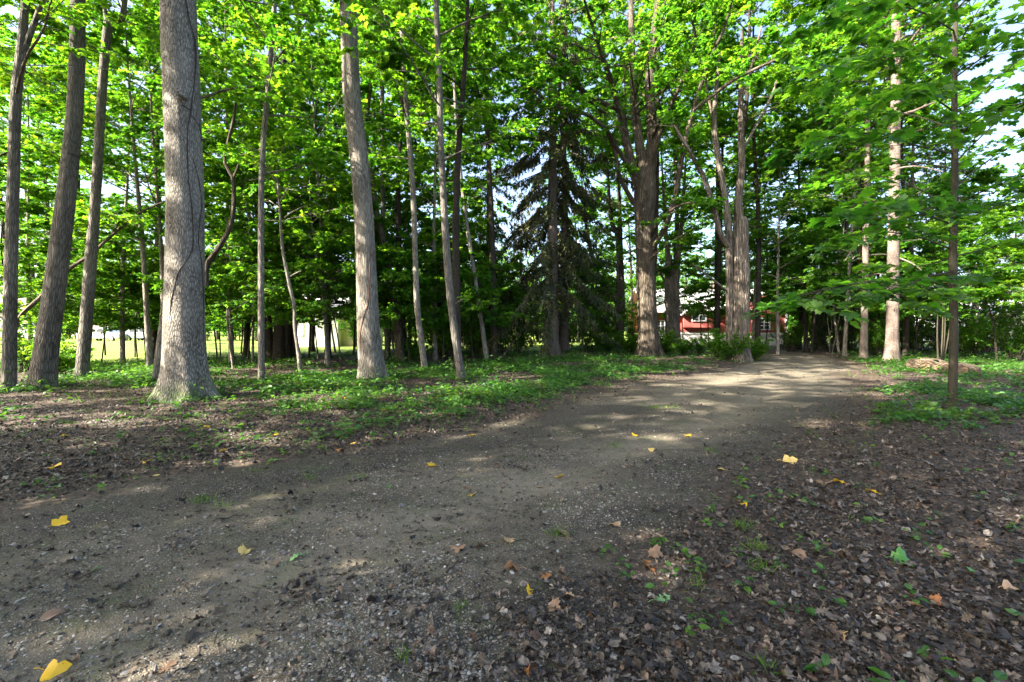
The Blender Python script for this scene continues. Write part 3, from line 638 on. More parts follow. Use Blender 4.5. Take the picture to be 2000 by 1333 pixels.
# climbing vines on the big trunk
def vine():
    V = Tree(61); Y = 1200.0 / (782 - HZ)
    def on(pts, w):
        P = []
        for x, y in pts:
            k = math.cos(math.atan((x - CX) / F)); r = np.interp(y, [0, 200, 400, 550, 650, 730], [36.3, 37, 38, 40, 42.5, 45]) / F * Y * k
            c = W(np.interp(y, [0, 200, 400, 550, 650, 730], [348.5, 356, 362, 361, 361, 363]), y, Y); d = ray(x, y)[:2]; A_ = d @ d; B_ = d @ c[:2]; D_ = B_ * B_ - A_ * (c[:2] @ c[:2] - (r + .004) ** 2)
            tt = (B_ - math.sqrt(max(D_, 0))) / A_; P.append(np.array([0, 0, H_CAM]) + ray(x, y) * tt)
        P = np.array(P)
        Q = spline(P, 60); Q[:, 0] += (fbm(np.arange(60) * .35, np.zeros(60), 3, len(pts)) - .5) * .02
        V.tube(Q, np.full(60, w) * (1 + .3 * np.sin(np.arange(60) * .9)), 6)
    on([(330,700),(331,640),(333,600),(338,570),(350,530),(368,505),(377,480),(377,440),(374,400),(368,340),(366,260),(372,220),(380,160),(382,90),(370,40),(362,0)], .010)
    on([(398,720),(397,660),(398,590),(394,520),(388,470),(391,430),(394,400),(388,350),(377,310)], .0065)
    on([(371,222),(382,235),(392,255),(394,275)], .007); on([(371,215),(360,208),(356,205)], .010)
    b = V.V[0][0].copy(); b[2] = hgt(b[0], b[1])
    root = empty('climbing_vine', b, 'dark hairy vine winding up the massive grey trunk', 'vine')
    link('stem', mesh('stem', np.vstack(V.V) - b, V.Q, M['twig'], {'bark': np.vstack(V.A)}), root)
    Y2 = 1200.0 / (742 - HZ); V2 = Tree(63); P = []
    for x, y in [(702,735),(703,700),(704,650),(710,620),(719,590),(721,560),(722,520),(725,480),(727,450),(724,410),(716,380),(712,340)]:
        k = math.cos(math.atan((x - CX) / F)); yy = [0, 100, 200, 280, 400, 550, 650, 700]; r = np.interp(y, yy, [16.5, 17, 17.5, 18, 18.5, 20.5, 22.5, 25.5]) / F * Y2 * k
        c = W(np.interp(y, yy, [680, 683, 688, 698, 709, 716, 720, 724]), y, Y2); d = ray(x, y)[:2]; A_ = d @ d; B_ = d @ c[:2]; D_ = B_ * B_ - A_ * (c[:2] @ c[:2] - (r + .004) ** 2)
        P.append(np.array([0, 0, H_CAM]) + ray(x, y) * ((B_ - math.sqrt(max(D_, 0))) / A_))
    Q2 = spline(P, 50); V2.tube(Q2, np.linspace(.013, .006, 50), 6); r2 = empty('climbing_vine', Q2[0], 'thin reddish vine climbing the tall pale furrowed trunk', 'vine')
    link('stem', mesh('stem', np.vstack(V2.V) - Q2[0], V2.Q, M['redvine'], {'bark': np.vstack(V2.A)}), r2)
    g = V.rng; c = W(355, 203, Y); c[:2] *= 1 - .40 / np.linalg.norm(c[:2])
    st = Tree(62); st.tube(np.array([c + (0, .1, 0), c + (0, -.05, -.02), c + (0, -.09, .0)]), np.array([.05, .045, .02]), 9, 0, .2)
    o = link('branch_stub', mesh('branch_stub', np.vstack(st.V), st.Q, M['bark_grey'], {'bark': np.vstack(st.A)})); setprops(o, 'small pale lichened knob on the massive trunk where the vine turns', 'branch stub')
vine()

# ------------------------------------------------------------------ the wood behind: every tree a copy of one of a few kinds
PROTO = {}
def proto(k):
    if k not in PROTO:
        nm = {'T': 'tree', 'U': 'understory_tree', 'S': 'spruce_tree', 'B': 'shrub'}[k[0]]
        if k == 'TA': r = deciduous(101, 17, 4.2, 5.2, .13, 20, 12, 7, 14, .145).finish(nm, '-', 'tree', bk, lsun)
        elif k == 'TB': r = deciduous(102, 15, 4.6, 4.8, .14, 17, 11, 7, 14, .135).finish(nm, '-', 'tree', bk, lm_)
        elif k == 'TC': r = deciduous(103, 19, 5, 5.4, .15, 19, 12, 7, 14, .15).finish(nm, '-', 'tree', bk, lsun)
        elif k == 'TE': r = deciduous(105, 19, 9.2, 4.6, .15, 18, 12, 7, 14, .145).finish(nm, '-', 'tree', bk, lm_)
        elif k == 'TD': r = deciduous(104, 12, 3.6, 3.8, .09, 17, 10, 7, 10, .15, .6).finish(nm, '-', 'tree', bt, lm_)
        elif k == 'UA': r = deciduous(111, 6.5, 1.5, 3.0, .045, 18, 9, 7, 9, .135, .2, (5, 30), 'tier', .4).finish(nm, '-', 'tree', bk, lm_)
        elif k == 'UB': r = deciduous(112, 5.0, 1.4, 2.7, .035, 17, 9, 7, 9, .125, .25, (5, 25), 'tier', .4).finish(nm, '-', 'tree', bk, lm_)
        elif k == 'UC': r = deciduous(113, 8.5, 2.0, 3.3, .055, 19, 10, 7, 10, .14, .35, (10, 40), 'tier', .45).finish(nm, '-', 'tree', bt, lsun)
        elif k == 'SA': r = spruce(121, 17, 4.2, .24, .7, 1.2, .9).finish(nm, '-', 'spruce', bsp, ndl, 'needle')
        elif k == 'SB': r = spruce(122, 11, 3.4, .16, .35, .5, 1.0).finish(nm, '-', 'spruce', bsp, ndl, 'needle')
        elif k == 'BA': r = shrub(131, 1.7, 1.2, lm_)
        elif k == 'BB': r = shrub(132, 1.1, .9, lm_)
        PROTO[k] = [r, False]
    return PROTO[k]
def shrub(seed, H, R, lm):
    t = Tree(seed); g = t.rng
    for i in range(22):
        az = g.uniform(0, 6.28); L = H * g.uniform(.6, 1.1); out = R * g.uniform(.2, .95); n = 7; s_ = np.linspace(0, 1, n)[:, None]
        p = np.array([g.normal(0, .12), g.normal(0, .12), -.05]) + np.array([math.cos(az), math.sin(az), 0]) * out * s_ ** 1.4 + np.array([0, 0, L]) * s_ ** .8 + g.normal(0, .04, (n, 3)) * s_
        t.tube(p, np.linspace(.012, .004, n), 4); t.spray(p, 18, 9, .35, .085, .5, .15, .3, .003)
    return t.finish('shrub', '-', 'shrub', M['bark_dark'], lm, 'ovate', trunk='stems', crown='leaves')
RNG = random.Random(7)
def put(k, px, Y, label, scale=1.0, group=None, lean=0):
    e = proto(k)
    r = e[0] if not e[1] else copy_tree(e[0]); e[1] = True
    x = (px - CX) / F * Y; r.location = (x, Y, float(hgt(x, Y)) - .03); r.rotation_euler = (0, lean, RNG.uniform(0, 6.28)); r.scale = (scale * RNG.uniform(.95, 1.05), scale, scale * RNG.uniform(.93, 1.07))
    r['label'] = label
    if group: r['group'] = group
    elif 'group' in r: del r['group']
    return r

TW = 'tall trees deep in the wood'; UW = 'young understory trees with tiered leaves'; SW = 'spruces behind the drive'; SHD = 'leafy trees standing along the left side of the clearing'
# dark multi-stemmed tree with broad black trunk
def multistem():
    t = Tree(71); x0 = (548 - CX) / F * 19.5
    for dx, lean, r in ((-.5, -.3, .16), (0, .02, .30), (.28, .12, .22), (.6, .3, .10), (-.75, -.1, .08)):
        S = spline([(x0 + dx * .7, 19.5 + dx * .3, -.1), (x0 + dx + lean * .6, 19.6, 3.2), (x0 + dx + lean * 2.4, 19.8, 8), (x0 + dx + lean * 3.5, 20, 15)], 24)
        t.tube(S, r * np.linspace(1.1, .25, 24), 12, .3, .08)
        for i in range(6):
            k = 7 + int(i * 2.7); t.limb(S[k], i * 2.4 + dx * 3, .6, 3.4 * (1 - i * .08), .05, 8, 6, 9, .15)
    return t.finish('tree', 'broad black many-stemmed trunk left of the tall pale furrowed one', 'tree', bk, lm_, base=(x0, 19.5, 0))
multistem()
for k, px, Y, sc, lab in (
    ('TB', -60, 14, 1, 'dark tree just beyond the left edge trunk'), ('TA', 105, 21, 1, 'tall tree in the gap between the first two leaning trunks'), ('TD', 238, 17, 1, 'slim tree in the gap left of the massive trunk'),
    ('TD', 292, 14.5, 1, 'slim dark tree close on the left of the massive trunk'), ('TC', 200, 66, 1, 'tall tree behind the cars beyond the lawn'), ('TD', 452, 16.5, 1.05, 'slim bent tree right of the massive trunk'),
    ('TC', 425, 54, 1.05, 'tall far tree beyond the lawn right of the massive trunk'), ('TB', 480, 21, 1, 'dark tree left of the black many-stemmed one'), ('TA', 610, 26, 1, 'tall tree in front of the white outbuilding'),
    ('TB', 640, 20.5, 1, 'dark tree between the many-stemmed and the tall pale trunk'), ('TC', 690, 41, 1.05, 'tall tree behind the corner of the white outbuilding'), ('TA', 800, 27, 1, 'tall tree behind the curving trunk'),
    ('TB', 860, 23, 1.05, 'dark tree behind the vine-wrapped slim trunk'), ('TC', 905, 36, 1, 'tall far tree left of the twin spruces'),
    ('TA', 1235, 40, 1.05, 'tall tree left of the red house'),
    ('TC', 1345, 56, 1.0, 'tall tree over the roof of the red house'), ('TA', 1500, 37, .95, 'tall tree at the right end of the red house'), ('TC', 1560, 30, .9, 'leafy tree left of the narrow pinkish trunk'),
    ('TB', 1630, 40, 1, 'dark tree far up the drive'), ('TD', 1470, 27, 1.1, 'slender tree behind the dead-topped one'), ('TB', 1850, 32, .8, 'low dark tree behind the foreground sapling'), ('TB', 1960, 30, .75, 'low dark tree near the right edge')):
    put(k, px, Y, lab, sc, TW)
for k, px, Y, sc in (('TA', 20, 27, 1), ('TC', 75, 34, 1), ('TB', 160, 25, 1), ('TC', 380, 22, .95), ('TB', 520, 44, 1.05), ('TA', 735, 24, .95), ('TD', 850, 18.5, 1.1), 
    ('TA', 1130, 42, 1.1), ('TA', 1300, 48, 1.1), ('TB', 1420, 52, 1.1), ('TC', 1455, 44, 1), ('TA', 1600, 36, 1), ('TB', 1575, 26, .9), ('TC', 1690, 36, .95), ('TA', 1730, 30, .85), ('TB', 1800, 38, .8), ('TD', 1650, 22, 1), ('TA', 1900, 42, .7), ('TD', 640, 17, 1), ('TD', 320, 15.5, 1), ('TD', 60, 18, 1), ('TD', 1520, 24, 1), ('TA', 1262, 27, 1), ('TC', 1400, 27, 1), ('TE', 965, 19, 1), ('TE', 1480, 24, 1), ('TE', 1650, 26, 1), ('TE', 1770, 22, .85), ('TE', 1400, 47, 1.3), ('TE', 860, 26, 1.1), ('TE', 790, 19, 1), ('TE', 300, 20, 1), ('TE', 560, 24, 1), ('TE', 1600, 32, 1.1), ('TE', 1840, 30, .8), ('TE', 1096, 27.5, 1.15), ('TE', 1268, 24.5, 1.2), ('TE', 1441, 21.5, 1.1), ('TE', 1743, 19.5, 1), ('TE', 893, 13.6, .85), ('TE', 1310, 31, 1.3), ('TE', 1688, 22, 1.05), ('TE', 1214, 33, 1.3)):
    put(k, px, Y, 'one of the indistinct leafy trees filling the depth of the wood', sc, 'indistinct trees of the deep wood')
for k, px, Y, sc in (('BA', 700, 27, 1.7), ('BA', 880, 25, 1.6), ('BA', 955, 26, 1.7), ('BA', 1180, 30, 1.5), ('BA', 1235, 31, 1.3), ('BA', 1600, 32, 1.6), ('BA', 1650, 29, 1.4), ('BA', 1700, 31, 1.6), ('BA', 1770, 25, 1.3), ('BA', 1830, 29, 1.5), ('BA', 1880, 27, 1.3), ('BA', 1940, 24, 1.3), ('BA', 2010, 22, 1.3), ):
    put(k, px, Y, 'one of the dark bushes closing off the shaded wood', sc, 'dark bushes closing off the wood')
for k, px, Y, sc in (('BB', 330, 50, 3.2), ('BA', 400, 47, 2.4), ('BB', 455, 52, 3.4), ('BA', 500, 46, 2.2), ('BB', 705, 44, 3.2), ('BA', 735, 41, 2.2), ('BB', 770, 45, 3.4), ('BB', 815, 42, 3.2), ('BA', 855, 44, 2.5), ('BB', 900, 42, 3.3), ('BB', 950, 45, 3.4), ('BA', 1000, 43, 2.4), ('BB', 1050, 46, 3.4), ('BB', 1120, 44, 3.2), ('BA', 1190, 43, 2.3), ('BB', 130, 56, 3.4), ('BA', 250, 57, 2.6)):
    put(k, px, Y, 'one of the sunlit bushes beyond the wood, glimpsed between the trunks', sc, 'sunlit bushes beyond the wood')
for k, px, Y, sc, lab in (
    ('UC', 455, 15, .8, 'bright young tree right beside the massive trunk'), ('UC', 640, 15.5, .85, 'bright young tree between the crooked sapling and the tall pale trunk'), ('UA', 700, 17, 1, 'bright young tree behind the foot of the tall pale trunk'),
    ('UA', 430, 21, .72, 'low leafy sapling by the lawn right of the massive trunk'), ('UB', 480, 15.5, .75, 'low leafy sapling left of the straight slim trunk'), ('UB', 668, 14.5, .8, 'low leafy sapling left of the foot of the tall pale trunk'), ('UA', 760, 19.5, .75, 'low leafy sapling right of the tall pale trunk'), ('UB', 800, 16.5, .8, 'low leafy sapling between the curving and the leaning slim trunk'), ('UA', 865, 17.5, .72, 'low leafy sapling left of the vine-wrapped slim trunk'), ('UB', 925, 18, .85, 'low leafy sapling between the vine-wrapped trunk and the thin pole'),
    ('UA', 985, 21, .75, 'low leafy sapling under the hanging spruce twigs'), ('UC', 1140, 25, .6, 'low leafy sapling right of the twin spruces'), ('UA', 1175, 27, .7, 'low leafy sapling before the forked brown maple'), ('UB', 196, 17.2, .74, 'low branches in front of the silver car'), ('UB', 268, 18.2, .74, 'low branches in front of the blue-grey car'), ('UA', 62, 17, .74, 'low branches in front of the white van'), ('UA', 1372, 31, .95, 'leafy sapling across the roof of the red house'), ('UC', 1335, 30, .8, 'leafy sapling left of the dormer of the red house'), ('UA', 1495, 31, .9, 'leafy sapling before the right wing of the red house'),
    ('UA', 15, 15, 1, 'low tiered tree beside the left edge trunk'), ('UB', 115, 18, .9, 'tiered young tree behind the second trunk'), ('UA', 205, 22, .86, 'thin dark stem on the near lawn edge'), ('UB', 235, 18.5, .85, 'thin dark stem left of the massive trunk'),
    ('UC', 262, 21, .72, 'thin young tree by the lawn, close to the massive trunk'), ('UB', 285, 18, .85, 'slightly thicker young stem nearest the massive trunk'), ('UB', 425, 19, 1, 'young tree just right of the massive trunk'), ('UA', 470, 24, 1, 'young tree on the lawn edge left of the straight slim trunk'),
    ('UC', 492, 17.5, 1, 'young tree right behind the straight slim trunk'), ('UB', 530, 22, 1.1, 'young tree before the many-stemmed trunk'), ('UA', 603, 20, 1.1, 'first of the dark stems before the white outbuilding'), ('UB', 622, 18.5, 1.05, 'second dark stem before the white outbuilding'),
    ('UC', 655, 25, 1, 'young tree left of the tall pale trunk'), ('UA', 690, 22, 1, 'young tree hidden behind the tall pale trunk'), ('UC', 770, 22, 1, 'young tree behind the curving trunk'), ('UA', 815, 24, 1.1, 'leafy young tree between the leaning slim trunks'),
    ('UB', 850, 20, 1.2, 'young tree left of the vine-wrapped slim trunk'), ('UC', 880, 28, 1.1, 'young tree in the dark centre of the wood'), ('UA', 930, 26, 1.1, 'young tree before the drooping spruce branches'), 
    ('UC', 1135, 31, 1.1, 'young tree right of the twin spruces'), ('UA', 1170, 34, 1.2, 'young tree by the forked brown maple'), ('UA', 1385, 33, 1.0, 'young tree before the dormer of the red house'),
    ('UC', 1470, 30, 1, 'young tree right behind the dead-topped trunk'), ('UB', 1530, 33, 1.1, 'young tree at the bend of the drive'), ('UA', 1585, 25, 1.1, 'young tree right of the far drive'), ('UC', 1640, 24, 1.1, 'young tree left of the narrow pinkish trunk'),
    ('UB', 1710, 23, 1.2, 'dark young tree between the two pale trunks'), ('UA', 1790, 22, 1.1, 'young tree right of the thick pale trunk'), ('UB', 1845, 19, 1.1, 'dark young tree behind the log'), ('UC', 1905, 23, 1.1, 'young tree right of the foreground sapling'),
    ('UB', 1950, 18, 1.1, 'dark young tree near the right edge'), ('UA', 2030, 16, 1, 'young tree at the right edge'), ('UB', 1665, 30, 1.2, 'dark young tree far behind the narrow pinkish trunk')):
    put(k, px, Y, lab, sc, UW)
for k, px, Y, sc, lab in (
    ('SB', 940, 30, 1.05, 'dark low spruce left of the twin spruces'), ('SB', 1020, 33, 1.1, 'dark low spruce right behind the twin spruces'),
    ('SB', 1590, 29, 1, 'dark spruce sweeping the ground at the bend of the drive'), ('SA', 1650, 33, 1, 'tall spruce behind the narrow pinkish trunk'), ('SB', 1700, 27, 1, 'low dark spruce between the two pale trunks'), ('SA', 1775, 27, .9, 'spruce behind the thick pale trunk'),
    ('SB', 1835, 25, .9, 'dark spruce behind the log'), ('SB', 1925, 26, .8, 'pale green spruce near the right edge'), ('SA', 2075, 20, .8, 'spruce with long hanging twigs at the right edge'), ('SB', 1165, 30, .75, 'small dark spruce under the forked maple'),
    ('SA', 955, 27, 1, 'tall spruce behind the thin leaning pole')):
    put(k, px, Y, lab, sc, SW)
for i, (k, px, Y, sc, lab) in enumerate((
    ('BB', 1300, 21.5, 1, 'leafy shrub at the right foot of the huge maple'), ('BB', 1335, 22.5, .7, 'leafy shrub before the white wall of the red house'), ('BA', 1365, 23, .5, 'shrub in the middle of the thicket before the red house'), ('BA', 1400, 20.5, .75, 'tall shrub left of the dead-topped tree'),
    ('BB', 1425, 18.6, .95, 'shrub pressed against the dead-topped tree'), ('BB', 1475, 19.4, .85, 'shrub right of the dead-topped tree at the drive edge'), ('BA', 880, 19, 1.1, 'dark shrub in the shade of the middle wood'), ('BA', 930, 21, 1.1, 'dark shrub left of the twin spruces'),
    ('BA', 975, 22, 1.1, 'dark shrub under the drooping spruce branches'), ('BA', 1015, 23.5, 1, 'dark shrub beside the front twin spruce'), ('BA', 1150, 27, 1.1, 'shrub right of the twin spruces'), ('BB', 1185, 24, 1, 'tall weedy shrub before the forked brown maple'),
    ('BB', 1232, 22.6, .9, 'weedy shrub left of the huge maple foot'), ('BA', 850, 22, 1.2, 'shrub behind the vine-wrapped slim trunk'), ('BA', 40, 13.5, 1, 'shrub between the left edge trunk and the second one'), ('BB', 120, 12.6, .8, 'shrub between the two leaning trunks'),
    ('BB', 810, 18, .8, 'pale weedy shrub at the foot of the curving trunk'), ('BA', 1545, 27, 1, 'shrub at the far end of the drive'), ('BA', 1720, 22, .9, 'dark shrub between the two pale trunks'), ('BA', 1905, 20, 1, 'dark shrub right of the log'), ('BA', 1980, 18, 1, 'dark shrub at the right edge'), ('BA', 1100, 29, 1.2, 'shrub behind the twin spruces'))):
    put(k, px, Y, lab, sc, 'shrubs under the trees')
# woodland edge to the left of the camera, it throws the shade on the drive
for k, x, y, sc in (('TC', -9.5, 1.6, 1.05), ('UC', -6.3, -.5, 1), ('TC', -10.8, -2.4, 1.05), ('TB', -6.5, -4.2, .95), ('TB', -8.2, -2.6, 1.05), ('TC', -13, -1, 1), ('TA', -18, 1.5, 1), ('TC', -17, -3.5, 1), ('TA', -17.5, 6.8, 1), ('TA', -13.5, -6, 1), ('TB', -9.5, -7, 1.05)):
    put(k, CX + x / max(abs(y), .01) * F * (1 if y > 0 else -1), y, 'leafy tree of the wood edge left of the drive, out of the picture', sc, SHD).location = (x, y, float(hgt(x, y)))

# far woodland behind lawn and houses reads as one mass
def far_wood():
    g = np.random.default_rng(5); n = 260; P = []; S = []
    for i in range(n):
        x = g.uniform(-110, 110); y = 74 + g.uniform(0, 22); h = g.uniform(9, 17) * (.55 if x > 55 else 1)
        m = 420; u = g.normal(0, 1, (m, 3)); u = u / np.linalg.norm(u, axis=1)[:, None] * (g.random((m, 1)) ** .4)
        P.append(np.array([x, y, h * .55]) + u * np.array([4.2, 4.2, h * .5]) * (1 + .25 * np.sin(u[:, :1] * 9))); S.append(g.uniform(.35, .8, m))
    P = np.concatenate(P); S = np.concatenate(S); D = g.normal(0, 1, P.shape); N2 = np.array([0, 0, 1.]) + g.normal(0, .6, P.shape)
    V, Fc = scatter(LEAF['simple'], P, D, N2, S)
    setprops(link('far_woodland', mesh('far_woodland', V, [Fc], lm_, smooth=False)), kind='stuff', label='leafy wood far behind the lawn and houses')
far_wood()

# leaning dead branch at the left
def polelike(name, label, cat, pts, Y, bm, side=()):
    t = Tree(81); P, R = pxpath(pts, Y); S = spline(P, 24); t.tube(S, np.interp(np.linspace(0, len(R) - 1, 24), np.arange(len(R)), R), 9, 0, .06)
    for sd in side:
        p, r = pxpath(sd, Y); t.tube(spline(p, 8), np.linspace(r[0], r[-1], 8), 5)
    root = empty(name, S[0], label, cat); link('stem', mesh('stem', np.vstack(t.V) - S[0], t.Q, bm, {'bark': np.vstack(t.A)}), root); return root
polelike('fallen_bough', 'long bare fallen bough leaning up behind the left trunks', 'branch', [(20,700,13),(36,625,12),(75,585,11),(130,530,10),(180,495,8),(230,450,7),(275,415,6),(320,395,4),(352,385,3)], 13.4, bb, [[(215,462,4),(235,430,3),(250,405,2)], [(262,425,3),(290,420,2),(310,428,2)]])
polelike('leaning_tree', 'bent brown trunk leaning out to the right from behind the massive trunk', 'tree', [(402,560,14),(404,520,13),(420,495,12),(440,465,11),(452,435,10),(457,400,10),(455,350,8),(440,320,7),(442,290,6),(455,240,6),(462,190,5)], 12.5, bb, [[(455,350,6),(470,310,4),(475,270,3)]])

# clump of thin bright stems behind the log, and one bare forked sapling by the drive
def stems(label, px, Y, offs, h, leafy, seed):
    t = Tree(seed); x0 = (px - CX) / F * Y; z0 = float(hgt(x0, Y))
    for dx, ln in offs:
        S = spline([(x0 + dx * .25, Y + dx * .2, z0 - .05), (x0 + dx * .3 + ln * .4, Y, z0 + h * .5), (x0 + dx * .4 + ln, Y + .1, z0 + h)], 12); t.tube(S, np.linspace(.028, .01, 12), 6)
        if leafy: t.spray(S[6:], 12, 8, .5, .12, .4)
        else: t.tube(spline([S[6], S[6] + (ln * .5 + .15, 0, .35), S[6] + (ln + .25, .1, .8)], 6), np.linspace(.012, .004, 6), 4)
    return t.finish('sapling', label, 'tree', bo, lsun, trunk='stems', base=(x0, Y, z0))
stems('clump of thin sunlit stems with bright leaves behind the log', 1838, 15.2, [(-.9, .35), (.0, .12), (.35, .05), (.7, .15)], 2.4, True, 91)
stems('bare forked sapling beside the far drive', 1622, 20.5, [(0, -.1), (.3, .35)], 1.9, False, 92)

# ------------------------------------------------------------------ rotten log, in two broken lengths
def log(name, label, a, b, r0, r1, bm, seed):
    t = Tree(seed); n = 34; s_ = np.linspace(0, 1, n)[:, None]; P = a + (b - a) * s_; P[:, 2] += .03 * np.sin(s_[:, 0] * 5)
    R = np.linspace(r0, r1, n) * (1 + .16 * (fbm(np.arange(n) * .4, np.zeros(n) + seed, 3, 3) - .5) * 2)
    t.tube(P, R, 20, 0, .09)
    ring = t.V[0].reshape(n, 20, 3); root = empty(name, a, label, 'log')
    link('log_body', mesh('log_body', ring.reshape(-1, 3) - a, t.Q, bm, {'bark': t.A[0]}), root)
    for k, c in ((0, a), (n - 1, b)):
        g = t.rng; d = unit(b - a) * (-1 if k == 0 else 1)
        V = [ring[k].mean(0) + d * .0]; Q = []
        for q, f in enumerate((.4, .75, 1.0)):
            V += list(ring[k].mean(0) + (ring[k] - ring[k].mean(0)) * f + d * g.uniform(-.05, .01, (20, 1)) * (1 if f < 1 else 0))
        V = np.array(V); T3 = [(0, 1 + i, 1 + (i + 1) % 20) for i in range(20)]
        Q = [(1 + L * 20 + i, 1 + (L + 1) * 20 + i, 1 + (L + 1) * 20 + (i + 1) % 20, 1 + L * 20 + (i + 1) % 20) for L in range(2) for i in range(20)]
        link('cut_end', mesh('cut_end', V - a, [np.array(T3), np.array(Q)], M['woodend']), root)
    return root
M['woodend'] = plain('split_wood', (.20, .13, .08), .85, .2, .5, 14)
def LP(px, py, h): p = G(px, py); p[2] = hgt(p[0], p[1]) + h; return p
log('fallen_log', 'short split butt of a rotten log, its broken end facing the drive', LP(1781, 724, .15), LP(1806, 727, .15), .19, .16, M['bark_log'], 3)
log('fallen_log', 'long rotten log lying crosswise between the thick pale trunk and the foreground sapling', LP(1806, 724, .17), LP(1878, 733, .12), .21, .17, M['bark_log'], 5)
log('fallen_log', 'dark charred looking end of the rotten log right of the foreground sapling', LP(1868, 731, .13), LP(1914, 734, .10), .17, .12, bb, 7)

# ------------------------------------------------------------------ boxes for buildings and cars
class MB:
    def __init__(s): s.V = []; s.F = []; s.n = 0
    def poly(s, pts, faces):
        s.V += [tuple(p) for p in pts]; s.F += [[i + s.n for i in f] for f in faces]; s.n += len(pts)
    def box(s, x0, x1, y0, y1, z0, z1):
        p = [(x, y, z) for z in (z0, z1) for y in (y0, y1) for x in (x0, x1)]
        s.poly(p, [(0, 2, 3, 1), (4, 5, 7, 6), (0, 1, 5, 4), (2, 6, 7, 3), (0, 4, 6, 2), (1, 3, 7, 5)])
    def prism(s, prof, y0, y1):
        """profile in x,z extruded along y"""
        n = len(prof); p = [(x, y0, z) for x, z in prof] + [(x, y1, z) for x, z in prof]
        s.poly(p, [tuple(range(n)), tuple(range(2 * n - 1, n - 1, -1))] + [(i, i + n, (i + 1) % n + n, (i + 1) % n) for i in range(n)])
    def prismx(s, prof, x0, x1):
        n = len(prof); p = [(x0, y, z) for y, z in prof] + [(x1, y, z) for y, z in prof]
        s.poly(p, [tuple(range(n - 1, -1, -1)), tuple(range(n, 2 * n))] + [(i, (i + 1) % n, (i + 1) % n + n, i + n) for i in range(n)])
    def build(s, name, mat, parent=None, smooth=False):
        me = bpy.data.meshes.new(name); me.from_pydata(s.V, [], s.F); me.update(); me.materials.append(mat)
        if smooth: me.polygons.foreach_set('use_smooth', [True] * len(me.polygons))
        return link(name, me, parent)
def boards(name, col, pitch, axis='Z', rough=.75):
    t = NT(name); o = t.N('TexCoord').outputs['Object']; s = t.N('SeparateXYZ'); t.put(s.inputs[0], o)
    fr = t.math('FRACT', t.math('DIVIDE', s.outputs[axis], pitch)); gap = t.math('LESS_THAN', fr, .09)
    n = t.noise(o, 5, 5)
    c = t.mix(n, tuple(x * .8 for x in col), tuple(min(1, x * 1.15) for x in col)); c = t.mix(t.math('MULTIPLY', gap, .5), c, tuple(x * .45 for x in col))
    return t.done(t.bsdf(c, rough, .25, t.bump(fr, .4, .02)))
M['redboard'] = boards('red_clapboard', (.46, .12, .10), .16); M['white'] = plain('white_paint', (.78, .77, .75), .6); M['roof'] = boards('grey_shingle', (.62, .60, .63), .2)
M['whitewall'] = boards('white_block', (.74, .72, .72), .3); M['beige'] = boards('side_shade_siding', (.50, .44, .34), .2); M['dimwall'] = plain('weathered_stucco', (.26, .22, .19), .85); M['pinkwall'] = plain('pale_stucco', (.60, .50, .44), .8)  # the beige boards carry the shade of the outbuilding's side in their colour
t = NT('window_glass'); M['glass'] = t.done(t.bsdf((.05, .06, .07), .08, .6))
def window(parent, x0, x1, z0, z1, y, nx=2, nz=2):
    f = MB(); w = .09
    f.box(x0 - w, x1 + w, y - .06, y - .003, z1, z1 + w); f.box(x0 - w, x1 + w, y - .09, y - .003, z0 - w, z0); f.box(x0 - w, x0, y - .06, y - .003, z0, z1); f.box(x1, x1 + w, y - .06, y - .003, z0, z1)
    for i in range(1, nx): xx = x0 + (x1 - x0) * i / nx; f.box(xx - .03, xx + .03, y - .05, y - .02, z0, z1)
    for i in range(1, nz): zz = z0 + (z1 - z0) * i / nz; f.box(x0, x1, y - .048, y - .022, zz - .02, zz + .02)
    o = f.build('window', M['white'], parent); p = MB(); p.box(x0, x1, y - .02, y - .004, z0, z1); p.build('pane', M['glass'], o)
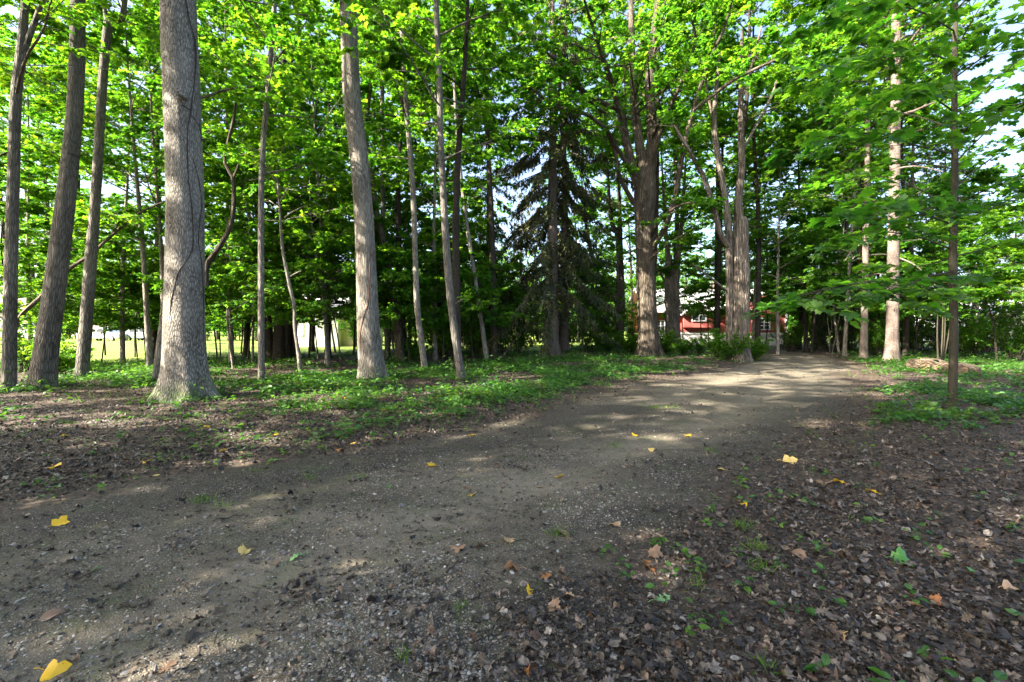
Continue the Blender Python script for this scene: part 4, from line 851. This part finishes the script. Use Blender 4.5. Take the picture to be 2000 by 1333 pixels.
def red_house():
    Y = 38.0; sc = Y / F; X = lambda px: (px - CX) * sc; Z = lambda py: H_CAM - (py - HZ) * sc
    r = empty('red_house', (X(1390), Y, 0), 'red clapboard house with white lower wall and pale roof at the end of the drive', 'house'); r.location = (0, 0, 0)
    a = MB(); a.box(X(1268), X(1463), Y, Y + 7, -.2, Z(652)); a.box(X(1463.2), X(1519), Y - 1.2, Y + 7, -.2, Z(653)); a.build('lower_wall', M['whitewall'], r)
    b = MB(); b.box(X(1268), X(1463), Y - .01, Y + 7, Z(652), Z(612)); b.prism([(X(1463.2), Z(653)), (X(1519), Z(653)), (X(1519), Z(598)), (X(1491), Z(578)), (X(1463.2), Z(598))], Y - 1.21, Y + 7); b.build('upper_wall', M['redboard'], r)
    t = MB(); t.box(X(1266), X(1463), Y - .06, Y - .012, Z(653), Z(649)); t.box(X(1463), X(1521), Y - 1.26, Y - 1.212, Z(654), Z(650)); t.box(X(1516), X(1520), Y - 1.25, Y - 1.212, Z(650), Z(598)); t.build('trim', M['white'], r)
    z0, z1 = Z(611), Z(560)
    f = MB(); f.prismx([(Y - .5, z0), (Y + 3.5, z1), (Y + 7.5, z0), (Y + 7.5, z0 + .15), (Y + 3.5, z1 + .17), (Y - .5, z0 + .15)], X(1260), X(1525)); f.build('roof', M['roof'], r)
    d = MB(); d.prism([(X(1332), Z(640)), (X(1389), Z(640)), (X(1389), Z(615)), (X(1360), Z(597)), (X(1332), Z(615))], Y - .35, Y + 3); dm = d.build('dormer', M['redboard'], r)
    g = MB(); g.prism([(X(1326), Z(617)), (X(1360), Z(593)), (X(1395), Z(617)), (X(1395), Z(614)), (X(1360), Z(589.5)), (X(1326), Z(614))], Y - .7, Y + 3); g.build('dormer_roof', M['roof'], dm)
    window(r, X(1349), X(1374), Z(626), Z(606), Y - .35, 2, 2); window(r, X(1466), X(1486), Z(643), Z(624), Y - 1.21, 2, 3); window(r, X(1283), X(1297), Z(646), Z(628), Y - .01, 2, 2)
    c = MB(); c.box(X(1420), X(1432), Y + 3, Y + 3.6, Z(570), Z(543)); c.build('chimney', M['pinkwall'], r)
red_house()
def plain_house(name, label, cat, Y, x0, x1, h, wall, roofmat, dep=6, front_gable=False, wins=(), rot=0):
    sc = Y / F; xa, xb = (x0 - CX) * sc, (x1 - CX) * sc; w = (xb - xa) / 2
    r = empty(name, ((xa + xb) / 2, Y, 0), label, cat); r.rotation_euler.z = rot
    b = MB(); b.box(-w, w, 0, dep, -.3, h); b.build('wall', wall, r)
    f = MB(); f.prismx([(-.4, h - .1), (dep / 2, h + dep * .28), (dep + .4, h - .1), (dep + .4, h + .05), (dep / 2, h + dep * .28 + .17), (-.4, h + .05)], -w - .3, w + .3); f.build('roof', roofmat, r)
    for a, c, z0, z1 in wins: window(r, a * w, c * w, z0, z1, 0)
    return r
plain_house('outbuilding', 'white outbuilding with a beige shaded side wall beyond the trees', 'shed', 33, 574, 660, 2.6, M['white'], M['roof'], 4.5, wins=((-.78, -.62, .9, 1.9),), rot=.0)
sidew = MB(); sidew.box(0, 2.2, 0, 3, -.3, 2.4); sw = sidew.build('shaded_side_wall', M['beige']); sw.location = ((660 - CX) / F * 33 + .01, 33.6, 0); setprops(sw, 'side of the white outbuilding, its shade put into the beige, with a dark panel as shaded opening', 'shed')  # shaded side of the white outbuilding, its shade put into the beige colour
op = MB(); op.box(.9, 1.7, -.05, -.003, -.1, 1.5); o = op.build('opening_shade', M['bark_dark'], sw)  # closed dark panel, its colour stands for the shade inside an opening
plain_house('pale_house', 'long pale house beyond the cars on the far left', 'house', 62, -60, 215, 4.0, M['dimwall'], M['dimwall'], 8, wins=((-.6, -.45, 1.2, 2.6), (-.1, .05, 1.2, 2.6), (.4, .55, 1.2, 2.6)))
plain_house('pale_house', 'pale house glimpsed through the trees at the right edge', 'house', 44, 1895, 2030, 2.8, M['white'], M['roof'], 7, wins=((-.5, -.3, .9, 2.0), (.2, .4, .9, 2.0)))

# ------------------------------------------------------------------ cars beyond the lawn
def car(label, px, Y, paint, van=False):
    r = empty('parked_car', ((px - CX) / F * Y, Y, 0.0), label, 'car'); L = 2.25
    def loft(prof, w0, name, mat, inset=.06):
        n = len(prof); V = []; Fc = []
        ws = [(-w0 + inset, .0), (-w0, 0.), (w0, 0.), (w0 - inset, 0.)]
        cx = sum(p[0] for p in prof) / n; cz = sum(p[1] for p in prof) / n
        for j, (y, _) in enumerate(ws):
            k = .955 if j in (0, 3) else 1
            if j in (0,): y = -w0
            if j == 1: y = -w0 + inset
            if j == 2: y = w0 - inset
            if j == 3: y = w0
            V += [(cx + (x - cx) * k, y, cz + (z - cz) * k) for x, z in prof]
        for j in range(3): Fc += [(j * n + i, j * n + (i + 1) % n, (j + 1) * n + (i + 1) % n, (j + 1) * n + i) for i in range(n)]
        Fc += [tuple(range(n - 1, -1, -1)), tuple(range(3 * n, 4 * n))]
        m = MB(); m.poly(V, Fc); return m.build(name, mat, r)
    if van: low = [(-2.3,.3),(2.25,.3),(2.35,.6),(2.3,1.0),(1.7,1.15),(-2.3,1.15)]; cab = [(-2.3,1.15),(1.7,1.15),(1.05,1.85),(.8,1.95),(-2.2,1.95)]
    else: low = [(-2.2,.32),(2.2,.32),(2.28,.55),(2.2,.78),(1.3,.92),(-1.7,.95),(-2.22,.88),(-2.3,.6)]; cab = [(-1.75,.94),(1.25,.92),(.45,1.38),(.1,1.45),(-.9,1.44),(-1.2,1.36)]
    loft(low, .88, 'body', paint); c = loft(cab, .80, 'cabin', paint, .12)
    g = MB(); zb, zt = (1.2, 1.75) if van else (.98, 1.32)
    for a, b in ([(-2.0, -.7), (-.6, .4), (.5, 1.15)] if van else [(-1.25, -.25), (-.17, .55)]):
        for s_ in (-1, 1): g.poly([(a, s_ * .806, zb), (b + (.15 if b > .3 else 0), s_ * .806, zb), (b - .1, s_ * .802, zt), (a + .12, s_ * .802, zt)], [(0, 1, 2, 3) if s_ < 0 else (3, 2, 1, 0)])
    g.build('window', M['glass'], c)
    for x in (-1.35, 1.4):
        for y in (-.80, .80):
            t = Tree(3); t.tube(np.array([(x, y - .11, .32), (x, y - .10, .32), (x, y + .10, .32), (x, y + .11, .32)]), np.array([.24, .32, .32, .24]), 20)
            wv = link('wheel', mesh('wheel', t.V[0], t.Q, M['rubber'], {'bark': t.A[0]}), r)
            th = np.arange(16) / 16 * 6.2832; yy = y + math.copysign(.115, y)
            V = np.vstack([[(x, yy + math.copysign(.01, y), .32)], np.stack([x + .21 * np.cos(th), np.full(16, yy), .32 + .21 * np.sin(th)], -1)])
            link('rim', mesh('rim', V, [np.array([(0, 1 + i, 1 + (i + 1) % 16) for i in range(16)])], M['chrome']), wv)
    for y in (-.62, .62):
        h = MB(); h.box(2.2, 2.31, y - .16, y + .16, .62, .76); h.build('headlight', M['lamp'], r); q = MB(); q.box(-2.33, -2.22, y - .14, y + .14, .66, .82); q.build('tail_light', M['redlamp'], r)
    return r
M['rubber'] = plain('tyre_rubber', (.02, .02, .02), .8); t = NT('chrome_rim'); M['chrome'] = t.done(t.bsdf((.55, .55, .56), .25, .5, Metallic=.9))
t = NT('headlight_glass'); M['lamp'] = t.done(t.bsdf((.75, .76, .78), .1, .7)); t = NT('tail_light_red'); M['redlamp'] = t.done(t.bsdf((.4, .02, .02), .2, .6))
def paint(n, c, m=.5): t = NT(n); return t.done(t.bsdf(c, .25, .6, Metallic=m))
car('silver car glinting beyond the sunny lawn, left of the massive trunk', 205, 48, paint('silver_paint', (.55, .56, .58), .7)); car('pale blue-grey car parked right behind the silver one beyond the lawn', 287, 49, paint('bluegrey_paint', (.30, .34, .40), .5))
car('white van parked at the far left beyond the lawn', 52, 50, paint('white_car_paint', (.75, .75, .75), 0), True); car('pale car half hidden by the clump of thin stems behind the log', 1818, 46, paint('pale_paint', (.5, .53, .58), .4))
# pale posts near the right edge
for px, h, lab in ((1922, 4.2, 'taller pale post among the dark trees near the right edge'), (1948, 1.1, 'short pale post beside the taller one near the right edge')):
    Y = 28; x = (px - CX) / F * Y; t = Tree(2); t.tube(np.array([(0, 0, -.1), (0, 0, h * .5), (0, 0, h - .06), (0, 0, h)]), np.array([.13, .12, .12, .05]), 14)
    r = empty('post', (x, Y, float(hgt(x, Y))), lab, 'post'); link('shaft', mesh('shaft', np.vstack(t.V), t.Q, M['white'], {'bark': np.vstack(t.A)}), r)
    c = MB(); c.box(-.16, .16, -.16, .16, h, h + .06); c.build('cap', M['white'], r)

# ------------------------------------------------------------------ leaf litter, gravel, ground plants
g = np.random.default_rng(42)
def sample(n, r0, r1, p, a0=-62, a1=62):
    u = g.random(n); q = 2 - p
    r = (r0 ** q + u * (r1 ** q - r0 ** q)) ** (1 / q) if abs(q) > 1e-3 else r0 * (r1 / r0) ** u
    a = np.radians(g.uniform(a0, a1, n)); return r * np.sin(a), r * np.cos(a)
def onground(x, y, dz=0): return np.stack([x, y, hgt(x, y) + dz], -1)
def dens(x, y):
    """how thickly dead leaves lie"""
    pm = pathmask(x, y); d, l, r = pathd(x, y)
    right = .66 * sstep(-.8, 1.2, x - r + (fbm(x * .9, y * .9, 3, 61) - .5) * 1.6)
    left = sstep(-.5, .8, l - x + (fbm(x * 1.2, y * 1.2, 3, 62) - .5) * 1.0)
    cl = .45 + .9 * fbm(x * 1.8, y * 1.8, 3, 63)
    return np.clip(np.maximum(right, left) * cl + .025 + .10 * (fbm(x * 2.1, y * 2.1, 3, 64) > .62), 0, 1)
def litter():
    Vs, Fs, n0 = [], [], 0
    for tmpl, n, s0, s1 in (('oak', 11000, .026, .072), ('ovate', 24000, .018, .052), ('maple', 4500, .026, .064), ('tulip', 9000, .022, .056), ('simple', 260000, .005, .030)):
        x, y = sample(n * 2, 1.25, 26, 1.75 if tmpl != 'simple' else 2.0)
        k = g.random(len(x)) < (dens(x, y) if tmpl != 'simple' else np.maximum(dens(x, y), np.where(y < 5, .06, .015))); x, y = x[k][:n], y[k][:n]; m = len(x)
        P = onground(x, y, g.uniform(.001, .022, m) if tmpl != 'simple' else g.uniform(.0, .008, m)); D = np.stack([*g.normal(0, 1, (2, m)), g.normal(0, .16, m)], -1)
        N2 = np.array([0, 0, 1.]) + g.normal(0, .40, (m, 3)); N2[g.random(m) < .5] *= -1
        S = g.uniform(s0, s1, m); V, Fc = scatter(LEAF[tmpl], P, D, N2, S, g.uniform(-2.8, 5.5, m)); Vs.append(V); Fs.append(Fc + n0); n0 += len(V)
    # bits of twig and stalk
    m = 7000; x, y = sample(m, 1.25, 14, 2.0); P = onground(x, y, .004); a = g.uniform(0, 6.28, m); L = g.uniform(.02, .12, m)
    V, Fc = scatter(LEAF['needle'], P, np.stack([np.cos(a), np.sin(a), g.normal(0, .08, m)], -1), np.array([0, 0, 1.]) + g.normal(0, .3, (m, 3)), L)
    V = V.reshape(-1, 4, 3); c = V[:, [0, 2]].mean(1, keepdims=True); V[:, [1, 3]] = c + (V[:, [1, 3]] - c) * .22
    Vs.append(V.reshape(-1, 3)); Fs.append(Fc + n0)
    setprops(link('leaf_litter', mesh('leaf_litter', np.vstack(Vs), Fs, M['litter'], smooth=False)), kind='stuff', label='brown dead leaves and bits strewn over the ground')
litter()
def gravel():
    ph = (1 + 5 ** .5) / 2
    iv = unit(np.array([(-1, ph, 0), (1, ph, 0), (-1, -ph, 0), (1, -ph, 0), (0, -1, ph), (0, 1, ph), (0, -1, -ph), (0, 1, -ph), (ph, 0, -1), (ph, 0, 1), (-ph, 0, -1), (-ph, 0, 1)], float))
    fc = np.array([(0,11,5),(0,5,1),(0,1,7),(0,7,10),(0,10,11),(1,5,9),(5,11,4),(11,10,2),(10,7,6),(7,1,8),(3,9,4),(3,4,2),(3,2,6),(3,6,8),(3,8,9),(4,9,5),(2,4,11),(6,2,10),(8,6,7),(9,8,1)])
    x, y = sample(170000, 1.2, 11, 2.05); pm = pathmask(x, y); d, l, r = pathd(x, y)
    pr = pm * np.clip((fbm(x * 1.7, y * 1.7, 4, 91) - .37) * 3.2, .05, .9) * np.where(x - l < 1.2, .3, 1) * np.where(r - x < .6, .35, 1)
    k = g.random(len(x)) < pr; x, y = x[k], y[k]; m = len(x)
    S = np.exp(g.normal(math.log(.0035), .5, m)); S = np.minimum(S, .013)
    P = onground(x, y, S * .15); sh = g.uniform(.6, 1.25, (m, 3)) * np.array([1.25, .95, .55]); a = g.uniform(0, 6.28, m)
    j = iv[None] * (1 + g.normal(0, .2, (m, 12, 1))) * sh[:, None]
    X = j[..., 0] * np.cos(a)[:, None] - j[..., 1] * np.sin(a)[:, None]; Yv = j[..., 0] * np.sin(a)[:, None] + j[..., 1] * np.cos(a)[:, None]
    V = P[:, None] + np.stack([X, Yv, j[..., 2]], -1) * S[:, None, None]; Fc = fc[None] + (np.arange(m) * 12)[:, None, None]
    setprops(link('gravel', mesh('gravel', V.reshape(-1, 3), [Fc.reshape(-1, 3)], M['stone'], smooth=False)), kind='stuff', label='loose mixed pebbles bedded in the drive')
gravel()
def cover():
    Vs, Fs, n0 = [], [], 0; st = Tree(9)
    x, y = sample(60000, 4.2, 34, 1.15); d, l, r = pathd(x, y)
    ol, orr = l - x, x - r
    nz = fbm(x * .55, y * .55, 4, 71); nz2 = fbm(x * 1.9, y * 1.9, 3, 72)
    nearL = sstep(4.4, 7.5, y + .1 * x); 
    pl = sstep(.3, 1.8, ol) * np.clip((nz - .36) * 3.8, 0, 1) * (.12 + .88 * sstep(6.5, 10.5, y + .45 * (x + 4)))
    prr = sstep(.3, 1.3, orr) * np.clip((nz - .30) * 4, 0, 1) * sstep(5.6, 7.2, y)
    k = (g.random(len(x)) < np.maximum(pl, prr) * np.clip((nz2 - .24) * 3.6, .08, 1.3)) & (pathmask(x, y) < .35) & ~((y > np.interp(x, [-15, -11, -7], [18, 21.5, 26])) & (x < 2)); x, y = x[k], y[k]; m = len(x)
    
    bx = np.array([b[0] for b in BASES]); by = np.array([b[1] for b in BASES]); br = np.array([b[2] for b in BASES]); k = np.repeat(np.arange(len(bx)), 46)
    aa = g.uniform(0, 6.28, len(k)); rr = br[k] * 1.1 + np.abs(g.normal(0, .28, len(k))); ex, ey = bx[k] + rr * np.cos(aa), by[k] + rr * np.sin(aa); kk = pathmask(ex, ey) < .4
    x = np.append(x, ex[kk]); y = np.append(y, ey[kk]); m = len(x); tall = fbm(x * 1.4, y * 1.4, 3, 73)
    hh = g.uniform(.03, .15, m) * (.5 + 2.2 * np.clip(tall - .35, 0, 1)) * (1 + 2.2 * (g.random(m) < .07)); nl = 7
    ti = np.repeat(np.arange(m), nl); M_ = m * nl; a = g.uniform(0, 6.28, M_); rad = g.uniform(.01, .10, M_)
    B = onground(x, y); P = B[ti] + np.stack([np.cos(a) * rad, np.sin(a) * rad, hh[ti] * g.uniform(.35, 1.1, M_)], -1)
    D = np.stack([np.cos(a), np.sin(a), g.normal(-.1, .3, M_)], -1); N2 = np.array([0, 0, 1.]) + g.normal(0, .3, (M_, 3)); S = g.uniform(.03, .085, M_) * (.7 + .8 * tall[ti]) * (1 + .012 * np.hypot(x, y))[ti]
    V, Fc = scatter(LEAF['ovate'], P, D, N2, S)
    setprops(link('ground_cover', mesh('ground_cover', V, [Fc], M['leaf_cover'], smooth=False)), kind='stuff', label='low green plants carpeting the ground under the trees')
    # sparse seedlings in the litter close by, and grass tufts
    x, y = sample(2600, 2.0, 9, 1.2); d, l, r = pathd(x, y); k = (pathmask(x, y) < .5) & (g.random(len(x)) < np.where(x > r, .16, .5)) ; x, y = x[k], y[k]; m = len(x); nl = 5
    ti = np.repeat(np.arange(m), nl); M_ = m * nl; a = g.uniform(0, 6.28, M_); B = onground(x, y); P = B[ti] + np.stack([np.cos(a) * .02, np.sin(a) * .02, g.uniform(.015, .07, M_)], -1)
    V, Fc = scatter(LEAF['ovate'], P, np.stack([np.cos(a), np.sin(a), g.normal(.1, .2, M_)], -1), np.array([0, 0, 1.]) + g.normal(0, .25, (M_, 3)), g.uniform(.022, .06, M_))
    setprops(link('seedlings', mesh('seedlings', V, [Fc], M['leaf_cover'], smooth=False)), kind='stuff', label='small green seedlings dotted through the dead leaves')
    spots = [(395, 975, 14), (1090, 1045, 8), (1450, 1028, 12), (1480, 1070, 14), (1365, 1150, 6), (1490, 1110, 9), (1500, 1310, 8), (600, 930, 6), (1280, 795, 26), (1310, 797, 22), (1560, 715, 20), (1200, 870, 8), (1390, 880, 8), (900, 1190, 5), (790, 1290, 5), (500, 920, 6), (700, 930, 8), (440, 985, 6), (1680, 1020, 5), (1600, 925, 6)]
    P, D, S = [], [], []
    for px, py, n in spots:
        b = G(px, py); sp = .012 * b[1]
        for i in range(n * 5):
            q = b + np.array([g.normal(0, sp), g.normal(0, sp), 0]); q[2] = hgt(q[0], q[1]); P.append(q); D.append((g.normal(0, .7), g.normal(0, .7), g.uniform(.3, 1.1))); S.append(g.uniform(.03, .09))
    xs, ys = sample(9000, 7, 30, 1.2); k = (pathmask(xs, ys) < .6) & (fbm(xs * .8, ys * .8, 3, 15) > .56) & (ys > 8); B = onground(xs[k], ys[k])
    for b in B: P.append(b); D.append((g.normal(0, .5), g.normal(0, .5), 1)); S.append(g.uniform(.08, .24))
    P = np.array(P); D = np.array(D); m = len(P); V, Fc = scatter(LEAF['needle'], P, D, g.normal(0, 1, (m, 3)), np.array(S)); V = V.reshape(-1, 4, 3); c = V[:, [0, 2]].mean(1, keepdims=True); V[:, [1, 3]] = c + (V[:, [1, 3]] - c) * .2
    setprops(link('grass', mesh('grass', V.reshape(-1, 3), [Fc], M['grass'], smooth=False)), kind='stuff', label='thin grass blades along the drive and under the trees')
cover()

# ------------------------------------------------------------------ single fallen leaves one can pick out
def fallen(px, py, wpx, shape, mat, label, tilt=.3, curl=1.5, rot=0.0, group='bright fallen leaves', stalk=True):
    b = G(px, py); b[2] = hgt(b[0], b[1]); s = wpx / F * b[1] * (.88 if wpx > 40 else .80)
    tv, tf = LEAF[shape]; V = tv.copy(); V[:, 0] -= .45; V[:, 2] *= curl; V[:, 2] += .05 + .08 * np.sin(V[:, 0] * 5 + px) ; V *= s
    o = link('fallen_leaf', mesh('fallen_leaf', V, [tf], mat), None, (b[0], b[1], b[2] + .008)); o.rotation_euler = (tilt, tilt * .4 * math.sin(px), rot + px * .7)
    setprops(o, label, 'leaf', group)
    if stalk:
        t = Tree(int(px)); x0 = tv[1, 0] - .45; t.tube(spline([(x0 * s, 0, .05 * s), ((x0 - .2) * s, .04 * s, .08 * s), ((x0 - .42) * s, .0, .02 * s)], 6), np.full(6, max(.0012, .016 * s)), 5)
        link('stalk', mesh('stalk', np.vstack(t.V), t.Q, mat, {'bark': np.vstack(t.A)}), o)
Yl, Pl, Tn, Ru, Br, Gr, Po = (M[k] for k in ('yellow', 'paleyellow', 'tan', 'rust', 'brownleaf', 'greenleaf', 'paleoak'))
for a in ((108,1304,50,'tulip',Yl,'large upright yellow leaf with brown spots in the bottom left corner',.9,1.2), (118,1020,34,'tulip',Yl,'yellow leaf lying alone on the dark mud near the left edge',.5,1.5), (478,1078,34,'tulip',Pl,'curled cream coloured leaf on the gravel, stalk up',.4,2.5),
    (845,908,26,'tulip',Yl,'flat yellow leaf with a notch on the drive below the sunlit strip',.15,.6), (922,964,22,'maple',Yl,'crumpled yellow leaf in the middle of the drive',.4,2), (1092,925,22,'tulip',Yl,'half yellow half brown leaf right of the middle of the drive',.5,2), (1055,946,20,'ovate',Tn,'flat ochre leaf just below the half brown one',.2,1),
    (1240,851,18,'tulip',Yl,'small yellow leaf on the sunlit far part of the drive',.3,1), (1272,876,24,'ovate',Pl,'pale straw coloured leaf lying across the drive',.1,.7), (1345,848,16,'maple',Yl,'yellow leaf at the far right of the dry gravel',.2,1), (1404,916,24,'maple',Pl,'light cream leaf with pointed lobes on the drive',.2,1),
    (1543,902,34,'tulip',Pl,'pale yellow folded leaf where the litter begins',.4,2), (1636,943,32,'ovate',Yl,'yellow leaf resting against a brown one in the right litter',.3,1.5), (1699,963,32,'ovate',Yl,'long yellow leaf farthest right in the litter',.2,1.5), (1452,985,28,'ovate',Yl,'golden oval leaf at the edge of the right litter',.2,1),
    (1034,1158,32,'tulip',Yl,'bright golden leaf standing up in the centre foreground',.8,1.4), (107,916,28,'tulip',Yl,'yellow leaf on the left litter bank nearest the edge',.3,1), (436,884,18,'tulip',Yl,'left one of two yellow leaves at the foot of the litter bank',.3,1), (470,886,18,'ovate',Tn,'orange-tan leaf right of the yellow one at the foot of the litter bank',.3,1),
    (690,867,14,'maple',Yl,'orange-yellow leaf where the bank meets the sunlit strip',.2,1), (662,879,16,'maple',Ru,'rusty leaf beside the orange-yellow one by the sunlit strip',.2,1.5), (920,851,14,'tulip',Yl,'small yellow leaf above the sunlit strip on the drive',.2,1), (405,842,16,'tulip',Yl,'yellow leaf below the massive trunk',.2,1), (128,856,18,'ovate',Yl,'yellow leaf below the second leaning trunk',.3,1), (285,906,20,'maple',Yl,'yellow leaf on the lower litter bank',.2,1), (306,929,14,'ovate',Pl,'tiny pale leaf under the lower litter bank',.2,1),
    (640,795,16,'tulip',Yl,'orange leaf in front of the tall pale trunk',.2,1), (668,783,14,'tulip',Yl,'yellow leaf closest to the tall pale trunk',.2,1), (752,808,14,'maple',Yl,'yellow leaf among the plants right of the tall pale trunk',.2,1), (540,855,14,'ovate',Yl,'yellow leaf on the bank between the massive and the tall pale trunk',.2,1)):
    fallen(*a, group='bright fallen leaves')
for a in ((1268,1106,46,'oak',Ru,'glossy orange-brown leaf in the dark mud right of the centre',.3,2), (1283,1086,40,'maple',Br,'dull brown leaf behind the glossy orange-brown one',.3,2), (1030,1312,36,'ovate',Ru,'curled red-brown leaf at the bottom edge',.5,3), (1600,1282,52,'oak',Br,'large brown oak leaf in the wet litter bottom right',.2,1.5),
    (100,1206,44,'ovate',Br,'long brown leaf on the gravel at the lower left',.3,2), (325,1302,46,'oak',Br,'brown leaf on the gravel right of the large yellow one',.2,1.5), (895,1074,34,'maple',Br,'brown leaf left of the leaf cluster in the middle',.2,1.5), (938,1068,40,'oak',Br,'crumpled brown leaf in the cluster in the middle',.5,2.5), (990,1056,36,'maple',Tn,'tan leaf right of the cluster in the middle',.3,1.5),
    (1000,1112,46,'ovate',Br,'dark folded leaf above the bright golden one',.7,3), (1067,1127,24,'tulip',Ru,'small rusty leaf right above the bright golden one',.3,1), (1108,1168,42,'oak',Tn,'orange-tan oak leaf right of the bright golden one',.3,1.5), (1085,1190,36,'maple',Br,'brown leaf just below the orange-tan oak leaf',.4,2), (1197,1024,32,'maple',Tn,'flat tan leaf on the pebbly patch',.1,1), (1098,1042,46,'ovate',Br,'dark brown leaf by the grass tuft',.3,2),
    (1560,1087,44,'ovate',Br,'brown leaf at the boundary of mud and litter',.2,1.5), (1830,1190,32,'maple',Ru,'reddish curled leaf by the green sprig in the right litter',.6,3), (1790,1195,44,'ovate',Tn,'smooth tan leaf beside the reddish curled one',.4,2), (1640,1245,44,'oak',Tn,'tan leaf with a dark blotch in the right litter',.2,1.5), (1612,945,36,'maple',Br,'brown leaf under the yellow one in the right litter',.3,2), (1975,1160,46,'ovate',Tn,'tan leaf at the right edge',.3,2), (540,1095,20,'ovate',Br,'small brown leaf near the pale green oak leaf',.2,1), (910,950,20,'maple',Br,'small brown leaf up the drive near the crumpled yellow one',.2,1)):
    fallen(*a, group='brown leaves lying singly')
for a in ((1293,1172,42,'oak',Po,'pale green oak leaf with deep lobes in the dark mud',.1,.6), (580,1084,38,'oak',Po,'grey-green oak leaf lying on the gravel at the left',.1,.8), (1768,1102,46,'maple',Gr,'fresh green curled leaf in the right litter',.4,2.5), (1468,968,24,'ovate',Gr,'green leaf above the golden oval one',.2,1), (185,1116,22,'ovate',Gr,'dark green leaf on the mud at the left',.3,1.5), (761,951,18,'ovate',Gr,'green leaf on the drive left of the crumpled yellow one',.2,1.5), (1895,1123,28,'ovate',Gr,'green leaf near the right edge',.3,1.5), (1590,1120,18,'ovate',Gr,'small bluish green leaf in the middle of the right litter',.3,1.5)):
    fallen(*a, group='green leaves lying singly')
def twig(pts, w, label):
    P = np.array([G(*p) for p in pts]); P[:, 2] = hgt(P[:, 0], P[:, 1]) + .008; t = Tree(int(pts[0][0])); S = spline(P, 14); S[:, 2] += .006 * np.sin(np.arange(14)); t.tube(S, np.linspace(w, w * .5, 14), 6, 0, .1)
    d = unit(S[9] - S[7]); sd = np.array([-d[1], d[0], .1]); t.tube(np.array([S[8], S[8] + (d + sd * .7) * .03, S[8] + (d + sd) * .06]), np.array([w * .6, w * .4, w * .2]), 5)
    root = empty('twig', P[0], label, 'twig', 'twigs on the ground'); link('stem', mesh('stem', np.vstack(t.V) - P[0], t.Q, M['twig'], {'bark': np.vstack(t.A)}), root)
for p, w, l in (([(420,1016),(450,1010),(478,1004)], .005, 'dark twig on the drive below the round sun patch'), ([(787,1038),(810,1033),(830,1028)], .004, 'thin brown twig in the middle of the drive'), ([(872,1120),(890,1105),(905,1095)], .006, 'short dark twig under the leaf cluster in the middle'),
    ([(235,1180),(262,1181),(288,1181)], .006, 'dark stubby twig on the gravel at the lower left'), ([(1395,1250),(1450,1256),(1500,1275),(1560,1300)], .004, 'long thin twig across the mud at the lower right'), ([(1625,1251),(1680,1251),(1765,1250)], .004, 'twig lying level in the right litter'), ([(860,945),(885,935),(900,930)], .004, 'twig pointing up the drive near the small brown leaf'), ([(795,920),(815,923),(832,924)], .004, 'twig below the notched yellow leaf'), ([(340,1318),(370,1300),(392,1288)], .004, 'twig right of the brown leaf at the bottom left'), ([(130,1135),(160,1130),(178,1128)], .005, 'twig near the dark green leaf at the left'), ([(1885,1310),(1850,1290),(1870,1300),(1940,1325)], .004, 'twig in the wet litter at the bottom right corner')):
    twig(p, w, l)

# ------------------------------------------------------------------ light, sky, camera
SUN_EL, SUN_AZ = math.radians(36), math.radians(-114)      # azimuth measured from +Y towards +X
sd = Vector((math.sin(SUN_AZ) * math.cos(SUN_EL), math.cos(SUN_AZ) * math.cos(SUN_EL), math.sin(SUN_EL)))
sl = bpy.data.lights.new('sun', 'SUN'); sl.energy = 5.0; sl.angle = math.radians(.53); sl.color = (1, .92, .79)
so = bpy.data.objects.new('sun', sl); COL.objects.link(so); so.rotation_euler = sd.to_track_quat('Z', 'Y').to_euler(); so.location = (-30, -5, 30)
w = bpy.data.worlds.new('World'); SC.world = w; w.use_nodes = True; nt = w.node_tree; nt.nodes.clear()
sky = nt.nodes.new('ShaderNodeTexSky'); sky.sky_type = 'NISHITA'; sky.sun_disc = False; sky.sun_elevation = SUN_EL; sky.sun_rotation = SUN_AZ % (2 * math.pi); sky.air_density = 1; sky.dust_density = 4; sky.ozone_density = .6; sky.air_density = .8
b = nt.nodes.new('ShaderNodeBackground'); b.inputs[1].default_value = .10; ow = nt.nodes.new('ShaderNodeOutputWorld')
nt.links.new(sky.outputs[0], b.inputs[0]); nt.links.new(b.outputs[0], ow.inputs[0])
cd = bpy.data.cameras.new('camera'); cd.sensor_width = 36; cd.lens = 36 * F / 2000; cd.clip_end = 2000; cd.clip_start = .05
co = bpy.data.objects.new('camera', cd); COL.objects.link(co); co.location = (0, 0, H_CAM); co.rotation_euler = (math.pi / 2 - PITCH, 0, 0); SC.camera = co
vs = SC.view_settings; SC.display_settings.display_device = 'sRGB'; vs.view_transform = 'Standard'; vs.look = 'None'; vs.gamma = 1; vs.use_curve_mapping = False; vs.exposure = 2.85
SC.render.engine = 'CYCLES'; cy = SC.cycles; cy.max_bounces = 8; cy.diffuse_bounces = 4; cy.glossy_bounces = 2; cy.transmission_bounces = 6; cy.transparent_max_bounces = 4; cy.sample_clamp_indirect = 6; cy.caustics_reflective = False; cy.caustics_refractive = False
cy.use_denoising = True; cy.denoiser = 'OPENIMAGEDENOISE'; cy.use_adaptive_sampling = False
print('leaf polys', sum(len(m.polygons) for m in bpy.data.meshes))
